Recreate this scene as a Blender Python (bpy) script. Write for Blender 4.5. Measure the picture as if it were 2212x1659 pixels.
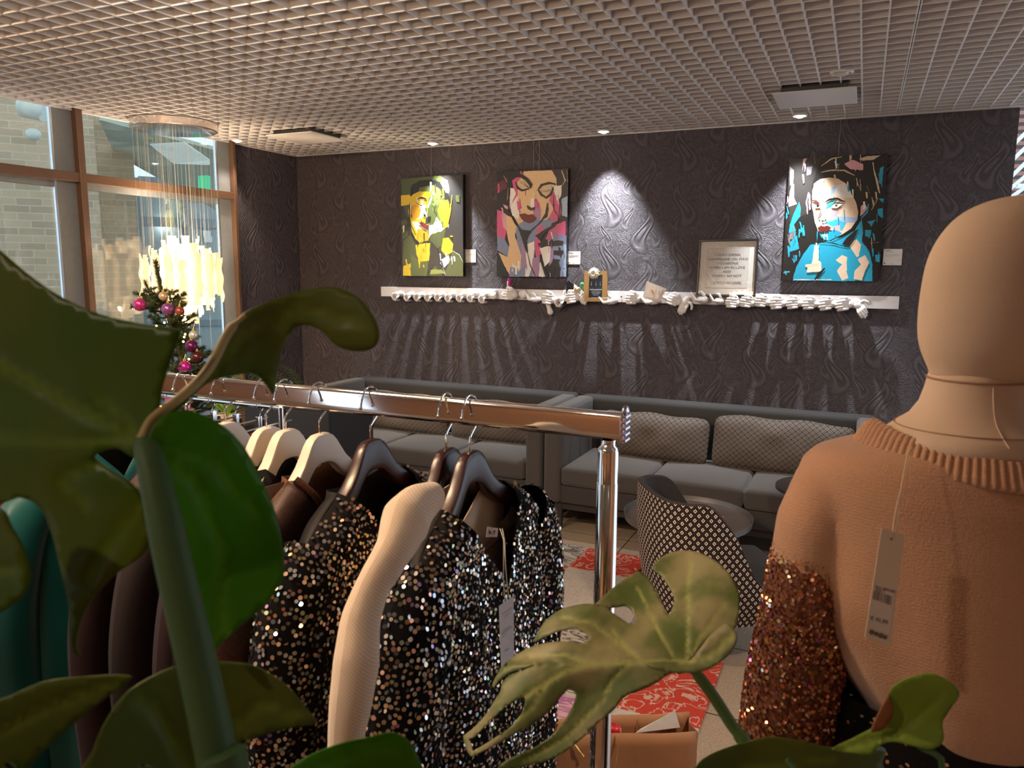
import bpy, bmesh, math, random
import numpy as np
from mathutils import Vector, Matrix
from mathutils.geometry import delaunay_2d_cdt, tessellate_polygon
SC = bpy.context.scene
COL = SC.collection
for o in list(bpy.data.objects): bpy.data.objects.remove(o, do_unlink=True)
random.seed(7); rng = np.random.default_rng(7)
PI = math.pi

# ---------------------------------------------------------------- camera
F, CX, CY = 1641.0, 1106.0, 829.5
yd = np.array([761., -241., F]); yd /= np.linalg.norm(yd)
xd = np.array([3626., 274., -F]); xd /= np.linalg.norm(xd)
xd -= yd * xd.dot(yd); xd /= np.linalg.norm(xd)
zd = np.cross(xd, yd)
RM = np.array([xd, yd, zd])
CAM = np.array([0., 0., 1.78])
camd = bpy.data.cameras.new('camera'); cam = bpy.data.objects.new('camera', camd); COL.objects.link(cam)
camd.sensor_width = 36; camd.lens = F / 2212 * 36; camd.clip_start = 0.02; camd.clip_end = 200
r_, u_, b_ = RM @ np.array([1., 0, 0]), RM @ np.array([0, -1., 0]), RM @ np.array([0, 0, -1.])
cam.matrix_world = Matrix(((r_[0], u_[0], b_[0], CAM[0]), (r_[1], u_[1], b_[1], CAM[1]), (r_[2], u_[2], b_[2], CAM[2]), (0, 0, 0, 1)))
camd.dof.use_dof = True; camd.dof.focus_distance = 4.8; camd.dof.aperture_fstop = 11.5
SC.camera = cam
SC.view_settings.view_transform = 'Standard'; SC.view_settings.look = 'None'
SC.view_settings.gamma = 1; SC.view_settings.exposure = 0.14; SC.view_settings.use_curve_mapping = False

# real places: the back wall is y = D, the window wall is x = XL, the ceiling z = ZC
D, XL, ZC, XR = 5.5625, -4.68, 2.766, 0.779
def at(x, y, z):            # point seen at photo pixel (x, y), z metres in front of the camera
    return Vector(CAM + RM @ np.array([(x - CX) / F, (y - CY) / F, 1.]) * z)
def pl(x, y, ax, v):        # point of the plane axis ax = v seen at photo pixel (x, y)
    d = RM @ np.array([(x - CX) / F, (y - CY) / F, 1.]); return Vector(CAM + d * ((v - CAM[ax]) / d[ax]))
def zdep(p): return float((RM.T @ (np.array(p) - CAM))[2])

# ---------------------------------------------------------------- world and large lights
w = bpy.data.worlds.new('world'); SC.world = w; w.use_nodes = True
bg = w.node_tree.nodes['Background']; bg.inputs[0].default_value = (.76, .86, 1., 1); bg.inputs[1].default_value = 1.7

def lamp(name, kind, loc, power, color, target=None, **kw):
    l = bpy.data.lights.new(name, kind); l.energy = power; l.color = color
    for k, v in kw.items(): setattr(l, k, v)
    o = bpy.data.objects.new(name, l); COL.objects.link(o); o.location = loc
    if target is not None: o.rotation_euler = (Vector(target) - Vector(loc)).to_track_quat('-Z', 'Y').to_euler()
    return o
WARM = (1., .62, .33); SOFT = (1., .80, .62); COOL = (.86, .93, 1.)
SPOTS = [pl(935, 308, 2, ZC), pl(1304, 282, 2, ZC), pl(1728, 248, 2, ZC)]
for p in SPOTS:
    lamp('spot_light', 'SPOT', (p.x, p.y, ZC - .035), 190, COOL, (p.x + .02, p.y + .20, 1.2), spot_size=math.radians(66), spot_blend=.9, shadow_soft_size=.014)
pl_ = pl(513, 302, 2, ZC)
lamp('spot_light', 'SPOT', (pl_.x, pl_.y, ZC - .035), 25, SOFT, (pl_.x, pl_.y, 0), spot_size=math.radians(80), spot_blend=.6, shadow_soft_size=.03)
# added fill downlights out of view, fittings built below; only the second is real
DOWN = [(-3.3, 1.2, 110, WARM, (-3.6, 3.2, 1.), 120), (-.17, 4.29, 16, SOFT, (-.3, 4.0, 0), 110), (-3.9, -.9, 40, WARM, (-3.9, -1.2, .5), 100),
        (.55, 1.45, 110, SOFT, (-.7, 3.6, .0), 80), (-1.7, -.5, 60, SOFT, (-1.0, 1.2, 1.0), 50), (-2.9, -.6, 40, WARM, (-2.0, 1.2, .8), 70),
        (-2.2, 1.2, 150, SOFT, (-2.2, 4.6, .6), 115), (-1.15, -.9, 40, SOFT, (-.5, .35, 1.6), 32), (1.6, -1.8, 70, WARM, (1.6, -2.6, .5), 120), (-1.4, -2.2, 70, WARM, (-1.4, -3.2, .6), 120), (3.6, -.2, 60, SOFT, (3.6, .4, 0), 120)]
PN = Vector((-1.42, .82, 0))     # small hanging lamp above the rail, outside the picture
lamp('pendant_light', 'POINT', (PN.x, PN.y, 2.36), 62, (1., .72, .46), shadow_soft_size=.10)
for x, y, pw, c, t, a in DOWN:
    lamp('fill_downlight', 'SPOT', (x, y, ZC - .035), pw, c, t, spot_size=math.radians(a), spot_blend=.7, shadow_soft_size=.05)
CH = Vector((-4.392, 3.97, 0))     # chandelier axis
for z, e in ((1.84, 150), (1.50, 50)):
    lamp('chandelier_light', 'POINT', (CH.x, CH.y, z), e, (1., .76, .52), shadow_soft_size=.06)

lamp('outdoor_fill', 'POINT', (-4.98, 5.35, 2.5), 30, (.80, .93, 1.), shadow_soft_size=.1)  # unseen fill light added to brighten the entrance outside
lamp('outdoor_fill', 'POINT', (-6.2, 3.2, 3.8), 40, (1., .9, .75), shadow_soft_size=.3)  # second added fill light, for the brick wall outside
# ---------------------------------------------------------------- node helpers
class N:                     # tiny expression builder over shader math nodes
    nt = None
    def __init__(s, sock): s.s = sock
    @staticmethod
    def op(o, *a):
        n = N.nt.nodes.new('ShaderNodeMath'); n.operation = o
        for i, v in enumerate(a):
            if isinstance(v, N): N.nt.links.new(v.s, n.inputs[i])
            else: n.inputs[i].default_value = v
        return N(n.outputs[0])
    def __add__(s, o): return N.op('ADD', s, o)
    __radd__ = __add__
    def __sub__(s, o): return N.op('SUBTRACT', s, o)
    def __rsub__(s, o): return N.op('SUBTRACT', o, s)
    def __mul__(s, o): return N.op('MULTIPLY', s, o)
    __rmul__ = __mul__
    def __truediv__(s, o): return N.op('DIVIDE', s, o)
    def __rtruediv__(s, o): return N.op('DIVIDE', o, s)
def fr(a): return N.op('FRACT', a)
def fl(a): return N.op('FLOOR', a)
def ab(a): return N.op('ABSOLUTE', a)
def sn(a): return N.op('SINE', a)
def mx(a, b): return N.op('MAXIMUM', a, b)
def mn(a, b): return N.op('MINIMUM', a, b)
def lt(a, b): return N.op('LESS_THAN', a, b)
def gt(a, b): return N.op('GREATER_THAN', a, b)
def sq(a): return N.op('SQRT', a)
def sstep(a, lo, hi):
    n = N.nt.nodes.new('ShaderNodeMapRange'); n.interpolation_type = 'SMOOTHSTEP'
    N.nt.links.new(a.s, n.inputs[0]); n.inputs[1].default_value = lo; n.inputs[2].default_value = hi
    return N(n.outputs[0])
def coords(kind='Object'):
    t = N.nt.nodes.new('ShaderNodeTexCoord'); x = N.nt.nodes.new('ShaderNodeSeparateXYZ')
    N.nt.links.new(t.outputs[kind], x.inputs[0]); return t.outputs[kind], N(x.outputs[0]), N(x.outputs[1]), N(x.outputs[2])
def noise(scale, detail=3, vec=None, dist=0., rough=.5, color=False):
    n = N.nt.nodes.new('ShaderNodeTexNoise'); n.inputs['Scale'].default_value = scale; n.inputs['Detail'].default_value = detail
    n.inputs['Distortion'].default_value = dist; n.inputs['Roughness'].default_value = rough
    if vec is None:
        t = N.nt.nodes.new('ShaderNodeTexCoord'); vec = t.outputs['Object']
    N.nt.links.new(vec, n.inputs['Vector']); return n.outputs['Color'] if color else N(n.outputs['Fac'])
def vec3(a, b, c):
    n = N.nt.nodes.new('ShaderNodeCombineXYZ')
    for i, v in enumerate((a, b, c)):
        if isinstance(v, N): N.nt.links.new(v.s, n.inputs[i])
        else: n.inputs[i].default_value = v
    return n.outputs[0]
def mix(fac, a, b, mode='MIX'):
    n = N.nt.nodes.new('ShaderNodeMix'); n.data_type = 'RGBA'; n.blend_type = mode
    for i, v in ((0, fac), (6, a), (7, b)):
        if isinstance(v, N): N.nt.links.new(v.s, n.inputs[i])
        elif isinstance(v, (int, float)): n.inputs[i].default_value = v
        elif isinstance(v, tuple): n.inputs[i].default_value = v if len(v) == 4 else (*v, 1)
        else: N.nt.links.new(v, n.inputs[i])
    return n.outputs[2]
def newmat(name, rough=.5, metal=0., spec=.5, **kw):
    m = bpy.data.materials.new(name); m.use_nodes = True; N.nt = m.node_tree
    b = m.node_tree.nodes['Principled BSDF']; b.inputs['Roughness'].default_value = rough
    b.inputs['Metallic'].default_value = metal; b.inputs['Specular IOR Level'].default_value = spec
    for k, v in kw.items(): b.inputs[k.replace('_', ' ')].default_value = v
    return m, b
def link(sock, inp): N.nt.links.new(sock.s if isinstance(sock, N) else sock, inp)
def bump(b, h, strength=.3, dist=.01):
    n = N.nt.nodes.new('ShaderNodeBump'); n.inputs['Strength'].default_value = strength; n.inputs['Distance'].default_value = dist
    link(h, n.inputs['Height']); link(n.outputs[0], b.inputs['Normal'])
def mat(name, c, rough=.5, metal=0., var=.12, scale=30., bmp=0., bscale=None, spec=.5, **kw):
    m, b = newmat(name, rough, metal, spec, **kw)
    n = noise(scale, 4); c2 = tuple(max(0, v * (1 - var)) for v in c); c3 = tuple(min(1, v * (1 + var)) for v in c)
    link(mix(n, c2, c3), b.inputs['Base Color'])
    if bmp: bump(b, noise(bscale or scale * 6, 3), bmp, .002)
    return m

# ---------------------------------------------------------------- mesh helpers
class MB:
    def __init__(s): s.v = []; s.f = []; s.mi = []; s.m = 0; s.uv = None
    def add(s, vs, fs):
        o = len(s.v); s.v += [tuple(v) for v in vs]; s.f += [tuple(i + o for i in f) for f in fs]; s.mi += [s.m] * len(fs)
    def box(s, x0, x1, y0, y1, z0, z1, T=None):
        vs = [Vector((x, y, z)) for x in (x0, x1) for y in (y0, y1) for z in (z0, z1)]
        if T is not None: vs = [T @ v for v in vs]
        s.add(vs, [(0, 1, 3, 2), (4, 6, 7, 5), (0, 4, 5, 1), (2, 3, 7, 6), (0, 2, 6, 4), (1, 5, 7, 3)])
    def loft(s, rings, closed=True, cap=True):
        n = len(rings[0]); o = len(s.v)
        for r in rings: s.v += [tuple(p) for p in r]
        k = n if closed else n - 1
        for i in range(len(rings) - 1):
            for j in range(k):
                a, b = o + i * n + j, o + i * n + (j + 1) % n
                s.f.append((a, b, b + n, a + n)); s.mi.append(s.m)
        if cap and closed:
            s.f.append(tuple(o + j for j in reversed(range(n)))); s.f.append(tuple(o + (len(rings) - 1) * n + j for j in range(n))); s.mi += [s.m] * 2
    def tube(s, pts, r, n=10, cap=True, flat=1.):
        pts = [Vector(p) for p in pts]; rr = r if isinstance(r, (list, tuple)) else [r] * len(pts)
        rings = []; up = None
        for i, p in enumerate(pts):
            t = (pts[min(i + 1, len(pts) - 1)] - pts[max(i - 1, 0)])
            t = t.normalized() if t.length > 1e-9 else Vector((0, 0, 1))
            if up is None:
                up = Vector((0, 0, 1)) if abs(t.z) < .9 else Vector((1, 0, 0))
            a = t.cross(up).normalized(); bb = a.cross(t).normalized(); up = bb
            rings.append([p + (a * math.cos(q) + bb * math.sin(q) * flat) * rr[i] for q in [2 * PI * j / n for j in range(n)]])
        s.loft(rings, True, cap)
    def cyl(s, c, r, z0, z1, n=32, r2=None):
        s.loft([[(c[0] + math.cos(2 * PI * j / n) * R, c[1] + math.sin(2 * PI * j / n) * R, z) for j in range(n)] for z, R in ((z0, r), (z1, r if r2 is None else r2))])
    def lathe(s, c, prof, n=32):
        s.loft([[(c[0] + math.cos(2 * PI * j / n) * R, c[1] + math.sin(2 * PI * j / n) * R, c[2] + z) for j in range(n)] for R, z in prof], True, False)
    def ball(s, c, r, n=12, T=None):
        rx, ry, rz = (r, r, r) if isinstance(r, (int, float)) else r
        rings = []
        for i in range(n + 1):
            a = PI * i / n; k = max(math.sin(a), .001)
            ring = [Vector((rx * k * math.cos(2 * PI * j / (2 * n)), ry * k * math.sin(2 * PI * j / (2 * n)), -rz * math.cos(a))) for j in range(2 * n)]
            rings.append([Vector(c) + (T @ p if T is not None else p) for p in ring])
        s.loft(rings, True, False)
    def grid(s, fn, nu, nv):
        s.add([fn(i / nu, j / nv) for j in range(nv + 1) for i in range(nu + 1)],
              [(j * (nu + 1) + i, j * (nu + 1) + i + 1, (j + 1) * (nu + 1) + i + 1, (j + 1) * (nu + 1) + i) for j in range(nv) for i in range(nu)])
def build(name, mb, mats, parent=None, smooth=True, bevel=0., subd=0, solid=0., mods=(), angle=40):
    me = bpy.data.meshes.new(name)
    off = Vector((0, 0, 0))
    if parent is not None:
        p = parent
        while p is not None: off += p.location; p = p.parent
    me.from_pydata([tuple(Vector(v) - off) for v in mb.v], [], mb.f)
    if not isinstance(mats, (list, tuple)): mats = [mats]
    for m in mats: me.materials.append(m)
    me.polygons.foreach_set('material_index', mb.mi)
    if smooth: me.polygons.foreach_set('use_smooth', [True] * len(me.polygons))
    bm = bmesh.new(); bm.from_mesh(me); 
    if solid == 0 and smooth != 'keep': bmesh.ops.recalc_face_normals(bm, faces=bm.faces)
    if smooth:
        for e in bm.edges:
            if len(e.link_faces) == 2 and e.calc_face_angle(0) > math.radians(angle): e.smooth = False
    bm.to_mesh(me); bm.free()
    o = bpy.data.objects.new(name, me); COL.objects.link(o)
    if parent is not None: o.parent = parent
    if solid:
        md = o.modifiers.new('s', 'SOLIDIFY'); md.thickness = solid; md.offset = 0
    if bevel:
        md = o.modifiers.new('b', 'BEVEL'); md.width = bevel; md.segments = 3; md.limit_method = 'ANGLE'
    if subd:
        md = o.modifiers.new('u', 'SUBSURF'); md.levels = md.render_levels = subd
    return o
def apply_mods(o):
    dg = bpy.context.evaluated_depsgraph_get(); me = bpy.data.meshes.new_from_object(o.evaluated_get(dg)); o.modifiers.clear(); o.data = me
def remesh(o, vox, it=4, fac=.6):
    md = o.modifiers.new('r', 'REMESH'); md.mode = 'VOXEL'; md.voxel_size = vox; md.use_smooth_shade = True
    md = o.modifiers.new('m', 'SMOOTH'); md.iterations = it; md.factor = fac
    apply_mods(o)
def tag(o, label, cat, group=None, kind=None):
    o['label'] = label; o['category'] = cat
    if group: o['group'] = group
    if kind: o['kind'] = kind
    return o
def struct(o): o['kind'] = 'structure'; return o
def thing(name, label, cat, loc=(0, 0, 0), group=None):
    o = bpy.data.objects.new(name, None); o.empty_display_size = .05; COL.objects.link(o); o.location = loc
    return tag(o, label, cat, group)
def interp(xs, ys, x): return float(np.interp(x, xs, ys))
def rbox(mb, x0, x1, y0, y1, z0, z1, r=.03, puff=0., n=10, T=None, fn=None):
    # cushion-like rounded box: subdivided cube pushed to a superellipsoid-ish shape
    cx, cy, cz = (x0 + x1) / 2, (y0 + y1) / 2, (z0 + z1) / 2; hx, hy, hz = (x1 - x0) / 2, (y1 - y0) / 2, (z1 - z0) / 2
    def P(a, b, c):
        p = Vector((a * hx, b * hy, c * hz)); q = Vector((max(-(hx - r), min(hx - r, p.x)), max(-(hy - r), min(hy - r, p.y)), max(-(hz - r), min(hz - r, p.z))))
        d = p - q
        if d.length > 1e-9: p = q + d.normalized() * min(r, d.length if d.length < r else r)
        if puff:
            p.z += puff * c * (1 - a * a) * (1 - b * b) if abs(c) > .5 else 0
        p = Vector((cx, cy, cz)) + p
        if fn: p = fn(p, a, b, c)
        return T @ p if T is not None else p
    def ax(h):
        k = min(r / h, .45); l = [-1, -1 + k * .3, -1 + k * .65, -1 + k]; m = n
        mid = [-1 + k + (2 - 2 * k) * i / m for i in range(1, m)]
        return l + mid + [1 - k, 1 - k * .65, 1 - k * .3, 1]
    A, B, C = ax(hx), ax(hy), ax(hz)
    for (U, V, f) in ((A, B, lambda u, v: P(u, v, 1)), (A, B, lambda u, v: P(u, v, -1)), (A, C, lambda u, v: P(u, 1, v)), (A, C, lambda u, v: P(u, -1, v)), (B, C, lambda u, v: P(1, u, v)), (B, C, lambda u, v: P(-1, u, v))):
        vs = [f(u, v) for v in V for u in U]; nu = len(U)
        s_ = [(j * nu + i, j * nu + i + 1, (j + 1) * nu + i + 1, (j + 1) * nu + i) for j in range(len(V) - 1) for i in range(nu - 1)]
        mb.add(vs, s_)
def weld(o, d=1e-5):
    bm = bmesh.new(); bm.from_mesh(o.data); bmesh.ops.remove_doubles(bm, verts=bm.verts, dist=d); bmesh.ops.recalc_face_normals(bm, faces=bm.faces); bm.to_mesh(o.data); bm.free()
def text(name, body, size, mat_, parent, M4, align='CENTER', depth=.0004, bold=0., squash=1.):
    c = bpy.data.curves.new(name, 'FONT'); c.body = body; c.size = size; c.align_x = align; c.extrude = depth; c.resolution_u = 2; c.offset = bold
    o = bpy.data.objects.new(name, c); dg = bpy.context.evaluated_depsgraph_get(); COL.objects.link(o)
    dg.update(); me = bpy.data.meshes.new_from_object(o.evaluated_get(dg)); bpy.data.objects.remove(o)
    me.transform(Matrix.Diagonal((squash, 1, 1, 1))); me.transform(M4)
    off = Vector((0, 0, 0)); p = parent
    while p is not None: off += p.location; p = p.parent
    me.transform(Matrix.Translation(-off)); me.materials.clear(); me.materials.append(mat_)
    o = bpy.data.objects.new(name, me); COL.objects.link(o); o.parent = parent; return o
def fill(mb, pts, T=lambda p: p):     # flat polygon from ordered points (2D) mapped to 3D by T
    tr = tessellate_polygon([[Vector((p[0], p[1], 0)) for p in pts]])
    mb.add([T(p) for p in pts], [tuple(t) for t in tr])
# ================================================================ the room
def wallpaper(name, ax):
    m, b = newmat(name, .42, 0, .55)
    v, X, Y, Z = coords(); U = (X if ax == 'x' else Y)
    wob = noise(3.2, 2, v); U = U + (wob - .5) * .03
    CW, CHh = .27, .38
    def motif(U, Z, flip, wsc):
        u = fr(U / CW) - .5; odd = ab(fr(fl(U / CW) * .5) * 2.)
        v_ = fr(Z / CHh + odd * .5) - .5
        xb = u + sn(v_ * 6.6 + .35) * ((odd * 2. - 1.) * .17 * flip)
        wv = mx(.44 - v_ * .58, .14)
        return sq((xb / (wv * wsc)) * (xb / (wv * wsc)) + (v_ * 1.6 + .16) * (v_ * 1.6 + .16))
    d = motif(U, Z, 1., .56); d2 = motif(U * 1.5 + .11, Z * 1.5 + .13, -1., .5)
    mask = sstep(d, .80, .72); mask2 = sstep(d2, .70, .62) * (1. - mask)
    ring = sn(d * 15.5); ring2 = sn(d2 * 15.)
    sw = noise(6., 4, v, 3.2, .55); sw2 = sn(sw * 52.)
    h = ring * mask + ring2 * mask2 * .8 + sw2 * .5 * (1. - mask - mask2)
    grain = noise(330., 2, v); h2 = h + (grain - .5) * 1.6
    link(vec3(0., 0., 0.), b.inputs['Emission Color']) if False else None
    bump(b, h2, .62, .006)
    t = sstep(h, -.6, .8)
    wp = mix(t, (.052, .041, .047), (.098, .079, .088)); wp = mix(sstep(grain, .45, .75) * .6, wp, (.15, .12, .13)); link(wp, b.inputs['Base Color'])
    link(.60 - t * .24 + (grain - .5) * .35, b.inputs['Roughness'])
    return m
WPX, WPY = wallpaper('wallpaper_back', 'x'), wallpaper('wallpaper_side', 'y')
# floor: polished terrazzo tiles
FL, b = newmat('terrazzo', .22, 0, .5)
v, X, Y, Z = coords()
g = mx(gt(ab(fr(X / .6 + .18) - .5), .494), gt(ab(fr(Y / .6 + .1) - .5), .494))
sp = noise(260., 1, v); sp2 = noise(150., 2, v)
base = mix(sstep(sp, .55, .66), (.44, .33, .235), (.20, .145, .10)); base = mix(sstep(sp2, .60, .70), base, (.62, .51, .39))
tile = noise(1.7, 1, vec3(fl(X / .6 + .18), fl(Y / .6 + .1), 0.))
base = mix(1., base, mix(sstep(tile, .3, .7), (.75, .75, .75), (1., 1., 1.)), 'MULTIPLY')
link(mix(g, base, (.05, .04, .035)), b.inputs['Base Color'])
mb = MB(); mb.box(-7, 6, -3.5, D + .2, -.1, 0); struct(build('floor', mb, FL, smooth=False))

mb = MB(); mb.box(XL - .1, XR, D, D + .18, 0, ZC + .5); struct(build('wall_back', mb, WPX, smooth=False))
YW = 4.776
mb = MB(); mb.box(XL - .15, XL, YW, D, 0, ZC + .5); struct(build('wall_left', mb, WPY, smooth=False))
# the rest of the shop behind and beside the camera
TERR = mat('terracotta_wall', (.46, .25, .14), .8, var=.06, scale=3)
CRW = mat('cream_wall', (.62, .50, .40), .8, var=.04, scale=3)
mb = MB(); mb.box(-4.12, 5.6, -3.55, -3.4, 0, ZC + .2); struct(build('wall_rear', mb, TERR, smooth=False))
mb = MB(); mb.box(5.45, 5.6, -3.4, 3.2, 0, ZC + .2); struct(build('wall_right', mb, CRW, smooth=False))
mb = MB(); mb.box(XL - .15, XL, -3.4, -1.4, 0, ZC + .2); struct(build('wall_left', mb, TERR, smooth=False))
# wallpaper joints are thin grooves in the side wall, picture wires come later
# ---------------- open cell ceiling
STLC = mat('ceiling_plain', (.6, .56, .52), .8)
GR = mat('ceiling_grid_white', (.74, .69, .66), .6, var=.04)
X0, X1, Y0, Y1 = XL, 1.55, -3.4, D
PX = .1; FH = .038
mb = MB()
nx = int((X1 - X0) / PX); ny = int((Y1 - Y0) / PX)
for i in range(nx + 1):
    x = X0 + i * PX; t = .0036 if i % 12 else .005
    if i % 12 == 0 and i:
        mb.box(x - .0065, x - .002, Y0, Y1, ZC, ZC + FH); mb.box(x + .002, x + .0065, Y0, Y1, ZC, ZC + FH)
    else: mb.box(x - t, x + t, Y0, Y1, ZC, ZC + FH)
for j in range(ny + 1):
    y = Y1 - j * PX; mb.box(X0, X1, y - .0036, y + .0036, ZC + .0005, ZC + FH - .0005)
# edge angle where the grid meets the walls
mb.box(X0, X0 + .02, Y0, Y1, ZC - .004, ZC + FH); mb.box(X0, XR, Y1 - .02, Y1, ZC - .004, ZC + FH)
struct(build('ceiling', mb, GR, smooth=False))
PLN = mat('plenum_grey', (.33, .30, .31), .9)
mb = MB(); mb.box(X0, X1, Y0, Y1, ZC + .16, ZC + .2); struct(build('trim_1', mb, PLN, smooth=False))
mb = MB(); mb.box(X1, 5.6, -3.4, 3.2, ZC, ZC + .15); struct(build('trim_3', mb, STLC, smooth=False))

# ---------------- window wall (x = XL)
BRN = mat('window_frame_brown', (.135, .073, .043), .42, .15, spec=.6)
BGR = mat('window_reveal_grey', (.20, .215, .225), .45, spec=.5)
GL, b = newmat('window_glass', .02); nt = GL.node_tree
tr = nt.nodes.new('ShaderNodeBsdfTransparent'); gl = nt.nodes.new('ShaderNodeBsdfGlossy'); gl.inputs['Roughness'].default_value = .01
tr.inputs[0].default_value = (.80, .87, .86, 1); ms = nt.nodes.new('ShaderNodeMixShader'); fz = nt.nodes.new('ShaderNodeLayerWeight'); fz.inputs['Blend'].default_value = .5
N.nt = nt; fz_ = N(fz.outputs['Facing']); ffx = fz_ * fz_ * fz_ * .5 + .06; link(mn(ffx, 1.), ms.inputs[0]); nt.links.new(tr.outputs[0], ms.inputs[1]); nt.links.new(gl.outputs[0], ms.inputs[2])
nt.links.new(ms.outputs[0], nt.nodes['Material Output'].inputs[0])
win = bpy.data.objects.new('window_1', None); COL.objects.link(win); win['kind'] = 'structure'; win.location = (XL, 2.5, 0)
YM0, YM1 = 3.283 - .0, 3.458     # mullion between the two bays
ZT0, ZT1 = 2.317, 2.372          # transom
mb = MB()
mb.box(XL - .0, XL + .055, YM1 - .045, YM1, 0, ZC + .05)                    # mullion face
mb.box(XL - .0, XL + .055, YW - .03, YW, 0, ZC + .05)
mb.box(XL - .0, XL + .05, -1.4, YW, ZT0, ZT1 + .005)
mb.box(XL - .0, XL + .05, -1.4, YW, 0, .1)
mb.box(XL - .0, XL + .055, 1.95, 1.995, 0, ZC + .05); mb.box(XL, XL + .055, .45, .495, 0, ZC + .05); mb.box(XL, XL + .055, -1.4, -1.35, 0, ZC + .05)
build('window_frame', mb, BRN, win, bevel=.003, smooth=False)
mb = MB()
for a, c in ((YM0, YM1 - .045), (YW - .15, YW - .03), (1.80, 1.95), (.3, .45)):
    mb.box(XL - .02, XL + .01, a, c, 0, ZC + .05)
mb.box(XL - .03, XL - .0, -1.4, YW, ZT0 - .04, ZT0)
build('frame_profile', mb, BGR, win, smooth=False)
CHR = mat('bright_trim', (.72, .78, .85), .25, .9)
mb = MB()
for a in (YM0, YW - .15, 1.80): mb.box(XL - .01, XL + .012, a - .02, a - .004, 0, ZC + .05)
build('glazing_strip', mb, CHR, win, smooth=False)
for a, c in ((-1.35, .3), (.495, 1.78), (1.995, YM0 - .02), (YM1, YW - .17)):
    for z0, z1 in ((.1, ZT0 - .04), (ZT1, ZC + .05)):
        mb = MB(); mb.box(XL - .012, XL - .004, a, c, z0, z1); build('pane', mb, GL, win, smooth=False)

# ---------------- outside the window
BK, b = newmat('buff_brick', .85)
v, X, Y, Z = coords()
br = N.nt.nodes.new('ShaderNodeTexBrick'); br.inputs['Scale'].default_value = 1.; br.inputs['Brick Width'].default_value = .24; br.inputs['Row Height'].default_value = .078
br.inputs['Mortar Size'].default_value = .006; br.inputs['Color1'].default_value = (.58, .43, .29, 1); br.inputs['Color2'].default_value = (.36, .26, .18, 1); br.inputs['Mortar'].default_value = (.62, .54, .43, 1)
br.inputs['Bias'].default_value = -.25
link(vec3(X, Z, 0.), br.inputs['Vector']); link(mix(.35, br.outputs[0], mix(noise(6., 2, v), (.25, .18, .12), (.6, .46, .33))), b.inputs['Base Color'])
A, B_ = at(-420, 430, 7.2), at(214, 430, 8.4)
dirx = (B_ - A); dirx.z = 0; L = dirx.length; dirx.normalize(); ang = math.atan2(dirx.y, dirx.x)
def outside(name, mb, m, origin, rz, **kw):
    o = build(name, mb, m, **kw); o.location = origin; o.rotation_euler = (0, 0, rz); return o
mb = MB(); mb.box(-2, L, 0, .3, 0, 4.6)
ow = outside('brick_wall', mb, BK, (A.x, A.y, 0), ang, smooth=False); tag(ow, 'pale buff brick wall of the building outside the window', 'wall')
C2 = at(214, 430, 9.8)
BKD = mat('dark_render', (.26, .17, .11), .8)
mb = MB(); mb.box(L + .02, L + .42, .7, .9, 0, 4.6)
o = outside('brick_pier', mb, BK, (A.x, A.y, 0), ang, smooth=False); tag(o, 'shaded brick pier set back beside the glazed entrance outside', 'pier')
# glazed entrance beyond
ENT = mat('entrance_grey_blue', (.24, .28, .31), .4)
ent = thing('entrance_screen', 'grey-blue framed glass entrance seen outside behind the hanging lamp', 'entrance', (A.x, A.y, 0))
ent.rotation_euler = (0, 0, ang)
def loc(o): o.location = (0, 0, 0); return o
mb = MB()
for x0, x1 in ((L + .42, L + .50), (L + 1.0, L + 1.08), (L + 2.05, L + 2.12), (L + 3.3, L + 3.4)): mb.box(x0, x1, 1.2, 1.3, 0, 2.9)
for z0, z1 in ((0, .12), (2.3, 2.42), (2.8, 2.92), (1.0, 1.08)): mb.box(L + .50, L + 3.3, 1.21, 1.29, z0, z1)
mb.v = [tuple(Vector(v) + Vector((A.x, A.y, 0))) for v in mb.v]; build('door_frame', mb, ENT, ent, smooth=False)
EG = mat('entrance_glass', (.38, .44, .46), .12, spec=.6)
mb = MB(); mb.box(L + .50, L + 3.3, 1.24, 1.26, 0, 2.9); mb.v = [tuple(Vector(v) + Vector((A.x, A.y, 0))) for v in mb.v]; build('glass', mb, EG, ent, smooth=False)
PAP = mat('notice_paper', (.75, .8, .82), .7)
for px, py in ((447, 505), (450, 517)):
    n3 = Vector((-dirx.y, dirx.x, 0)); P0 = Vector((A.x, A.y, 0)) + n3 * 1.225; rr_ = at(px, py, 1.) - Vector(CAM); q = Vector(CAM) + rr_ * ((P0 - Vector(CAM)).dot(n3) / rr_.dot(n3)); mb = MB(); e = .05
    dx = dirx * e; o = None
    mb.add([q - dx - Vector((0, 0, .04)), q + dx - Vector((0, 0, .04)), q + dx + Vector((0, 0, .04)), q - dx + Vector((0, 0, .04))], [(0, 1, 2, 3)])
    o = build('notice', mb, PAP, smooth=False, solid=.003); tag(o, ('upper' if py < 510 else 'lower') + ' small white notice on the entrance glass outside', 'notice')
WH = mat('soffit_white', (.55, .58, .55), .7)
GS = mat('soffit_green_grey', (.36, .40, .34), .8)
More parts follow.
